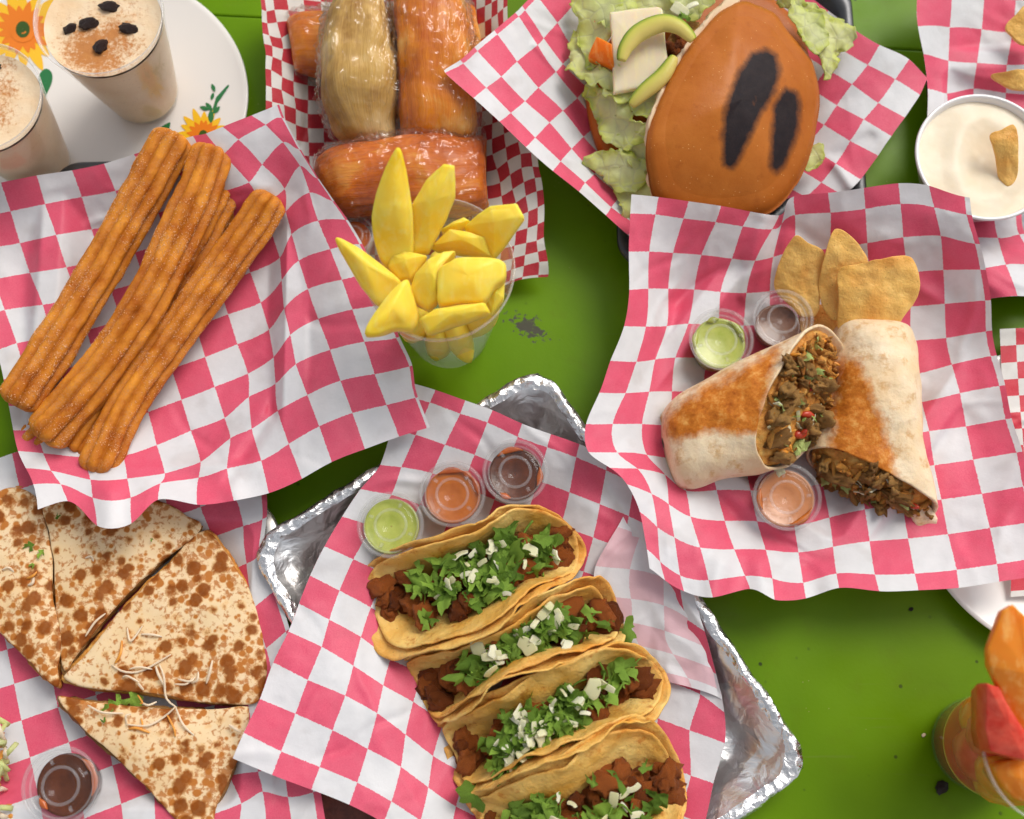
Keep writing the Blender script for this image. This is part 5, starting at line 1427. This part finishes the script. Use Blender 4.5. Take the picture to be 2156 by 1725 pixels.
fruit([(767,701,.146),(778,672,.147),(815,620,.148),(855,585,.147),(868,612,.144),(880,660,.138),(868,690,.136),(830,690,.140),(795,702,.144)], .014, M_mango, "mango spear pointing down left over the rim", 10, dome=.005, bot=.8, sharp=False)
fruit([(883,670,.147),(916,649,.150),(970,640,.152),(1023,634,.152),(1033,654,.149),(990,670,.148),(953,682,.146),(898,701,.144)], .012, M_mango, "pale mango strip lying along the near rim", 11)
fruit([(1018,628,.138),(1040,600,.140),(1064,585,.140),(1062,625,.138),(1036,658,.134)], .014, M_mango, "mango piece tucked inside the right rim", 12)
rr = random.Random(3)
for k, (a, zc, lab) in enumerate(((-2.35, .070, "left side of the clear mango cup"), (-1.75, .050, "front left of the clear mango cup"), (-1.2, .060, "front right of the clear mango cup"), (-.5, .075, "right side of the clear mango cup"), (1.6, .06, "far side of the clear mango cup"))):
    rad = mrb + (mR - mrb) * zc / mh
    p = mb + np.array([math.cos(a) * rad * .62, math.sin(a) * rad * .62, zc])
    me = blob_mesh("mango_chunk", M_mango, 90 + k, .013, .009, .030, .18, 3, 1.2)
    o = bpy.data.objects.new("mango_chunk", me); COL.objects.link(o)
    o.matrix_world = mtx(p, (rr.uniform(-.3, .3), rr.uniform(-.3, .3), a), 1.0)
    tag(o, "mango chunk low inside the " + lab, "mango", "chunks low in the mango cup")

# fruit cup at the lower right
fc_, fb, fR, frb, fh = tall_cup("fruit_cup", 2226, 1578, .120, 158, .0005, .72, "clear cup of watermelon and melon at the lower right corner", "cup", M_clear)
V, Fc = lathe([(.0005, .004), (frb * .95, .004), (frb + (fR - frb) * .22 - .001, fh * .26), (frb + (fR - frb) * .2, fh * .265), (.0005, fh * .27)], 64, fb)
s_ = NT("fruit_juice"); s_.set(col=s_.mix(s_.noise(30, 3), (0.55, 0.12, 0.006), (0.60, 0.075, 0.012)), rough=.2, spec=.3, sss=1.0, sssr=(.05, .016, .004), ssss=1.0); M_juice = s_.m
add("juice", V, Fc, M_juice, fc_)
fruit([(2133,1273,.168),(2150,1290,.168),(2190,1330,.165),(2230,1450,.150),(2200,1560,.135),(2150,1540,.134),(2110,1460,.146),(2083,1400,.156),(2082,1365,.160),(2098,1325,.164),(2112,1285,.167)], .014, M_melon, "tall orange cantaloupe wedge at the right edge", 21, "melon_wedge", "melon", .004, .0012, True, .8, .001)
fruit([(2076,1440,.150),(2102,1447,.150),(2120,1480,.148),(2165,1545,.140),(2190,1590,.134),(2160,1602,.134),(2085,1585,.134),(2075,1540,.138)], .026, M_water, "red watermelon wedge at the cup rim, right edge", 22, "watermelon_wedge", "watermelon", .003, .0010, True, .85, .001)
fruit([(2095,1620,.118),(2130,1600,.120),(2190,1600,.120),(2210,1690,.116),(2150,1690,.114),(2115,1660,.115)], .024, M_melon, "orange melon chunk low in the corner fruit cup", 23, "melon_chunk", "melon", .004, .003, False, .85, .002)
fruit([(2190,1500,.134),(2260,1480,.138),(2300,1560,.136),(2260,1640,.130),(2200,1620,.128)], .03, M_water, "watermelon chunk past the right edge of the corner cup", 24, "watermelon_chunk", "watermelon", .004, .003, False, .85, .002)

for k, (a, zc, m_, nm, cat, lab) in enumerate(((2.75, .082, M_water, "watermelon_chunk", "watermelon", "red watermelon chunk behind the upper left wall of the corner fruit cup"), (3.35, .060, M_water, "watermelon_chunk", "watermelon", "red watermelon chunk low behind the left wall of the corner fruit cup"), (3.9, .085, M_melon, "melon_chunk", "melon", "orange melon chunk behind the lower left wall of the corner fruit cup"), (2.1, .055, M_melon, "melon_chunk", "melon", "orange melon chunk low in the far side of the corner fruit cup"), (4.5, .05, M_melon, "melon_chunk", "melon", "orange melon chunk low in the near side of the corner fruit cup"))):
    rad = frb + (fR - frb) * zc / fh
    p = fb + np.array([math.cos(a) * rad * .60, math.sin(a) * rad * .60, zc])
    me = blob_mesh(nm, m_, 120 + k, .0135, .017, .026, .16, 3, 1.3)
    o = bpy.data.objects.new(nm, me); COL.objects.link(o)
    o.matrix_world = mtx(p, (0, .12, a), 1.0); tag(o, lab, cat, "pieces in the fruit cup")

# ------------------------------------------------------------------ platter and rice drinks
pz = .012
pcx = at(130, 215, pz)
aX = msize(130, 215, pz, 392); aY = np.linalg.norm(at(130, 215 - 285, pz) - at(130, 215, pz))
proot = thing("oval_platter", "cream oval platter with painted sunflowers under the drinks", "platter", pcx * [1, 1, 0])
prof = [(.001, .001), (.60, .001), (.66, .003), (.96, .0105), (1.0, .0125), (1.004, .0138), (.995, .0145), (.97, .0135), (.70, .0075), (.60, .0048), (.001, .0045)]
V = []; nS = 128
for i in range(nS):
    a = 2 * math.pi * i / nS
    for r_, z_ in prof:
        V.append((pcx[0] + aX * r_ * math.cos(a), pcx[1] + aY * r_ * math.sin(a), z_))
V = np.array(V)
add("platter_body", V, grid_faces(nS, len(prof), True), M_plate, proot)
def plate_z(W):
    rr_ = np.hypot((W[..., 0] - pcx[0]) / aX, (W[..., 1] - pcx[1]) / aY)
    return np.interp(rr_, [0, .60, .70, .97, .995], [.0045, .0048, .0075, .0135, .0145])
def print_shape(name, outline, mat, lift=.0003, n=40, sharp=False):
    o = (lin_closed if sharp else smooth_closed)(np.array([(x, y) for x, y in outline], float), n)
    c = o.mean(0); W = []
    for f in (1.0, .5, .02):
        q = c + (o - c) * f
        w = at(q[:, 0], q[:, 1], .012)
        for _ in range(2):
            w = at(q[:, 0], q[:, 1], plate_z(w) + lift)
        W.append(w)
    W = np.transpose(np.array(W), (1, 0, 2)).reshape(-1, 3)
    return add(name, W, grid_faces(n, 3, True), mat, proot)
def sunflower(cx, cy, R, n, seed, a0=0, a1=6.283, heart=True):
    r = random.Random(seed)
    for layer, (m, rr2, k) in enumerate(((M_petalY, 1.0, .0003), (M_petalO, .62, .0005))):
        for i in range(n):
            a = a0 + (a1 - a0) * (i + .5 * layer) / n + r.uniform(-.06, .06)
            L = R * rr2 * r.uniform(.85, 1.08); wd = R * .20 * (1.1 if layer == 0 else .8)
            d = np.array([math.cos(a), math.sin(a)]); t = np.array([-d[1], d[0]])
            c = np.array([cx, cy])
            pts = [c + d * R * .2 - t * wd * .3, c + d * L * .6 - t * wd * .62, c + d * L, c + d * L * .6 + t * wd * .62, c + d * R * .2 + t * wd * .3]
            print_shape("painted_petal", pts, m, k + .00002 * i, 20)
    if heart:
        th = np.linspace(0, 2 * math.pi, 12, endpoint=False)
        print_shape("painted_flower_heart", [(cx + R * .30 * math.cos(a), cy + R * .30 * math.sin(a)) for a in th], M_petalO, .0009, 24)
        print_shape("painted_flower_heart", [(cx + R * .16 * math.cos(a), cy + R * .19 * math.sin(a)) for a in th], M_printD, .0011, 24)
sunflower(48, 62, 92, 16, 3)
sunflower(428, 285, 58, 16, 4)
print_shape("painted_leaf", [(82,160),(95,145),(108,152),(110,170),(100,195),(92,208),(86,185)], M_printG)
print_shape("painted_leaf", [(312,288),(335,270),(358,258),(352,280),(335,296)], M_printG)
for (x, y, a, L) in ((449,185,1.2,9),(447,203,1.9,8),(440,225,.9,11),(455,232,2.4,11),(430,228,.3,10),(444,246,1.57,14)):
    d = np.array([math.cos(a), math.sin(a)]); t = np.array([-d[1], d[0]]); c = np.array([x, y])
    print_shape("painted_leaf", [c - d * L, c + t * L * .45, c + d * L, c - t * L * .45], M_printG, .0006, 16)
print_shape("painted_stem", [(443,262),(446,235),(455,205),(480,178),(484,180),(460,208),(450,236),(447,262)], M_printG, .0004, 40, True)

def drink(px, py, r, rz, label, seed, raisins, cin):
    root, b, R, rb, h = tall_cup("drink_cup", px, py, rz, r, .0062, .60, label, "drink", M_clear)
    lvl = h * .90
    rl = rb + (R * .955 - rb) * .93 - .0008
    V, Fc = lathe([(.0005, .0035), (rb * .95, .0035), (rb * .985, .005), (rb + (R * .955 - rb) * .45, h * .46), (rl, lvl)], 80, b)
    add("rice_drink", V, Fc, M_horch, root)
    D, Fd = disk_sheet(rl, 36, 80)
    W = np.stack([b[0] + D[:, 0], b[1] + D[:, 1], b[2] + lvl + .0002 + .0018 * (np.hypot(D[:, 0], D[:, 1]) / rl) ** 6], -1)
    W[:, 2] += vnoise(W, 200, seed, 2) * .0004
    q = project(W); m = np.zeros(len(W))
    for (x, y, s1, k) in cin: m = np.maximum(m, k * np.exp(-((q[:, 0] - x) ** 2 + (q[:, 1] - y) ** 2) / (2 * s1 * s1)))
    add("foam_top", W, Fd, M_foam, root, attrs={"mask": m})
    for i, (x, y, a, L) in enumerate(raisins):
        me = blob_mesh("raisin", M_raisin, seed * 10 + i, 1.0, .58, .5, .45, 3, 2.2)
        inst(me, "raisin", mtx(at(x, y, b[2] + lvl + .001), (.1, .2, a), msize(x, y, b[2] + lvl, L)), root)
drink(208, 36, 137, .108, "tall cup of cinnamon rice drink topped with raisins", 1, [(231,15,.2,20),(187,50,.35,22),(148,60,1.0,16),(271,61,-.1,20),(213,98,1.2,20)], [(195,105,42,.75),(240,75,34,.6),(160,110,26,.55),(230,120,34,.55),(200,60,30,.35),(270,100,30,.35),(245,30,40,.25)])
drink(-38, 205, 127, .104, "cup of rice drink cut off by the left picture edge", 2, [(-12,143,.3,16),(-60,190,1.0,16)], [(10,190,26,.4),(0,230,24,.4),(15,140,18,.35),(5,255,18,.35)])

# ------------------------------------------------------------------ sandwich
BC = at(1550, 230, .012)
sroot = thing("sandwich", "big sandwich with scorch-marked bun, lettuce, cheese and avocado", "sandwich", BC)
# bottom bun
V, Fc = ring_solid([(1232,190,.040),(1255,110,.042),(1330,30,.044),(1450,-30,.044),(1620,-20,.040),(1700,80,.036),(1715,220,.034),(1690,350,.032),(1600,430,.030),(1450,430,.030),(1330,400,.032),(1262,310,.036)], .024, .008, .002, 120, 14, False, .002, 30, 5, .9)
add("bottom_bun", V, Fc, M_bun, sroot, attrs={"mask": np.zeros(len(V)), "rim": np.full(len(V), .4)})
bun_ol = [(1566,-12,.075),(1518,6,.079),(1480,50,.082),(1440,100,.085),(1402,170,.086),(1372,240,.085),(1363,300,.082),(1368,360,.074),(1385,415,.064),(1420,445,.056),(1500,462,.050),(1590,450,.048),(1645,425,.047),(1690,370,.047),(1716,310,.049),(1730,240,.052),(1735,190,.055),(1720,120,.060),(1690,80,.064),(1665,50,.067),(1640,14,.070),(1606,-4,.073)]
V, Fc = ring_solid(bun_ol, .020, .013, .017, 220, 70, False, .0012, 26, 5, .93, .006)
q = project(V)
def ell(cx, cy, a, b, rot):
    d = q - [cx, cy]; c_, s__ = math.cos(rot), math.sin(rot)
    x = d[:, 0] * c_ + d[:, 1] * s__; y = -d[:, 0] * s__ + d[:, 1] * c_
    return 1 - np.hypot(x / a, y / b)
big = np.minimum(poly_sd(q, [(1612,107),(1632,118),(1640,150),(1630,190),(1600,240),(1575,290),(1555,335),(1540,352),(1526,345),(1524,290),(1528,240),(1545,185),(1560,150),(1585,115)]), 22) / 22
hole = np.clip(ell(1589, 212, 17, 30, .2) * 1.3, 0, 1)
small = np.minimum(poly_sd(q, [(1655,190),(1676,196),(1682,230),(1675,285),(1650,345),(1634,362),(1624,350),(1628,290),(1632,220)]), 22) / 22
hole2 = np.clip(ell(1570, 258, 24, 6, -.1) * 1.6, 0, 1) * .55
char = np.clip(.5 + .75 * np.maximum(big, small), 0, 1) - hole * .42
rim = np.clip(ell(1550, 220, 215, 260, .25) * -1.0 + .22, 0, 1) * 2
# soft ridges in the crust
V[:, 2] += .0028 * np.exp(-(((q[:, 0] - 1545) + (q[:, 1] - 100) * .12) / 26) ** 2) * np.clip(1 - q[:, 1] / 300, 0, 1)
add("top_bun", V, Fc, M_bun, sroot, attrs={"mask": np.clip(char, 0, 1), "rim": np.clip(rim, 0, 1)})
V, Fc = ring_solid([(x - 3, y - 2, z - .008) for x, y, z in bun_ol[:9]] + [(1450,300,.06),(1500,150,.07)], .012, .004, .0, 100, 8, False, .003, 160, 8, .95, .02)
add("bun_crumb", V, Fc, M_crumb, sroot)
V, Fc = ring_solid([(1420,60,.066),(1470,40,.066),(1490,120,.064),(1440,150,.064),(1405,125,.064)], .012, .003, .002, 60, 10, False, .004, 120, 3)
add("meat_filling", V, Fc, M_beef, sroot)
for k in range(14):
    inst(rr.choice(MEAT), "meat_chunk", mtx(at(rr.uniform(1405, 1470), rr.uniform(60, 130), .068), (rr.uniform(-1, 1), rr.uniform(-1, 1), rr.uniform(0, 6)), rr.uniform(.004, .0065)), sroot)
def lettuce(outline, seed, amp=.007, name="lettuce_leaf"):
    o = smooth_closed(np.array(outline, float), 120)
    c = o.mean(0); nr = 26; rows = []
    for i in range(nr + 1):
        f = .02 + .98 * i / nr
        p = c + (o - c) * f
        W = at(p[:, 0], p[:, 1], p[:, 2])
        rows.append(W)
    W = np.transpose(np.array(rows), (1, 0, 2)).reshape(-1, 3)
    f = np.tile(.02 + .98 * np.arange(nr + 1) / nr, 120)
    e = f ** 2.2
    n1 = vnoise(W, 55, seed, 2); n2 = vnoise(W, 140, seed + 4, 2); n3 = vnoise(W, 300, seed + 8, 2)
    W[:, 2] += amp * (n1 * 1.1 + n2 * .45 * e + n3 * .12 * e)
    W[:, 0] += amp * .45 * vnoise(W, 150, seed + 11, 2) * e; W[:, 1] += amp * .45 * vnoise(W, 150, seed + 12, 2) * e
    m = np.clip(e * .75 + .3 * vnoise(W, 40, seed + 20, 2), 0, 1)
    o2 = add(name, W, grid_faces(120, nr + 1, True), M_lettuce, sroot, attrs={"mask": m})
    md = o2.modifiers.new("thickness", 'SOLIDIFY'); md.thickness = .0007
    return o2
lettuce([(1205,-20,.055),(1260,-25,.062),(1305,-10,.066),(1300,50,.066),(1270,95,.064),(1248,140,.060),(1228,110,.056),(1212,50,.054)], 1)
lettuce([(1206,62,.050),(1225,100,.054),(1250,140,.058),(1292,165,.062),(1298,196,.060),(1252,190,.054),(1210,165,.050),(1193,145,.048),(1200,105,.048)], 2, .009)
lettuce([(1228,180,.052),(1292,186,.060),(1325,205,.062),(1335,250,.064),(1368,268,.064),(1366,295,.062),(1322,306,.058),(1280,292,.054),(1252,245,.050)], 3, .009)
lettuce([(1228,340,.040),(1252,318,.044),(1300,318,.048),(1345,325,.052),(1375,365,.052),(1335,402,.046),(1295,398,.042),(1262,366,.040)], 4, .008)
lettuce([(1300,395,.038),(1345,345,.046),(1390,380,.050),(1370,430,.046),(1335,450,.040),(1326,482,.036),(1305,450,.036)], 5, .008)
lettuce([(1630,-20,.060),(1700,0,.058),(1750,30,.054),(1792,48,.050),(1799,95,.046),(1772,108,.046),(1762,145,.044),(1738,170,.044),(1722,115,.050),(1690,70,.056)], 6, .010)
lettuce([(1290,-30,.060),(1400,-30,.064),(1490,-30,.066),(1490,10,.066),(1430,42,.066),(1370,30,.064),(1310,20,.062)], 7, .009)
lettuce([(1320,190,.064),(1360,165,.068),(1410,128,.072),(1420,150,.072),(1390,210,.070),(1368,250,.068),(1335,240,.064)], 8, .007)
lettuce([(1690,330,.036),(1720,300,.036),(1735,330,.034),(1725,350,.032),(1700,365,.032)], 9, .006)
lettuce([(1250,-30,.058),(1310,-30,.064),(1340,10,.070),(1300,60,.070),(1262,40,.064)], 10, .008)
lettuce([(1258,128,.060),(1300,140,.068),(1345,190,.066),(1300,215,.064),(1262,180,.058)], 11, .008)
lettuce([(1290,290,.052),(1340,280,.058),(1375,300,.060),(1372,350,.056),(1320,340,.050)], 12, .008)
lettuce([(1660,-10,.064),(1720,30,.060),(1745,90,.054),(1715,110,.058),(1680,60,.064)], 13, .008)
lettuce([(1400,-30,.068),(1500,-30,.070),(1505,0,.072),(1460,40,.072),(1420,20,.070)], 14, .008)
# cheese, avocado, carrot
V, Fc = ring_solid([(1284,24,.074),(1330,17,.075),(1388,12,.076),(1396,18,.076),(1400,70,.077),(1408,128,.076),(1378,160,.074),(1345,185,.072),(1292,196,.069),(1290,110,.072)], .008, .0018, .0005, 100, 10, True, .0006, 60, 2)
add("cheese_slice", V, Fc, M_cheese, sroot)
def avocado(pts, wid, thick, seed):
    P = resample(at(np.array([p[0] for p in pts]), np.array([p[1] for p in pts]), np.array([p[2] for p in pts])), 48)
    def fn(t, a):
        k = math.sin(math.pi * (.06 + .88 * t)) ** .5
        return wid * k * math.cos(a), thick * k * (math.sin(a) if math.sin(a) > 0 else .6 * math.sin(a))
    V, Fc = sweep(P, fn, 40)
    m = np.array([.5 - .5 * math.cos(2 * math.pi * j / 40) for i in range(48) for j in range(40)])
    m = np.clip((m - .25) * 1.35, 0, 1)
    return add("avocado_slice", V, Fc, M_avo, sroot, attrs={"mask": m})
avocado([(1308,128,.082),(1318,100,.083),(1345,70,.084),(1392,50,.086),(1430,58,.087),(1460,85,.086)], .0068, .005, 1)
avocado([(1328,222,.072),(1355,195,.075),(1395,160,.078),(1420,120,.080)], .0060, .005, 2)
V, Fc = ring_solid([(1256,76,.070),(1290,92,.074),(1294,140,.072),(1268,128,.068),(1240,114,.066)], .010, .0012, .0008, 50, 8, True, .0008, 80, 2)
add("carrot_piece", V, Fc, M_carrot, sroot)
for (x, y, s, m_) in ((1432,22,.006,ONION[0]),(1455,12,.005,ONION[1]),(1448,34,.004,LEAF[0]),(1425,40,.006,LEAF[2])):
    inst(m_, "onion_piece" if m_ in ONION else "cilantro_leaf", mtx(at(x, y, .076), (.3, .2, x), s), sroot)

# ------------------------------------------------------------------ crumbs on the table
for i, (x, y, s, lab) in enumerate(((1983, 1658, .0042, "dark charred crumb on the green table by the fruit cup"), (1945, 1548, .0012, "tiny pale crumb on the green table left of the fruit cup"), (1918, 1283, .0014, "tiny dark crumb on the green table below the burrito paper"))):
    me = blob_mesh("crumb", M_raisin if i != 1 else M_crumb, 200 + i, 1.2, .9, .45, .6, 2, 2.0)
    o = bpy.data.objects.new("crumb", me); COL.objects.link(o)
    o.matrix_world = mtx(at(x, y, s * .4), (0, 0, .6), s); tag(o, lab, "crumb")
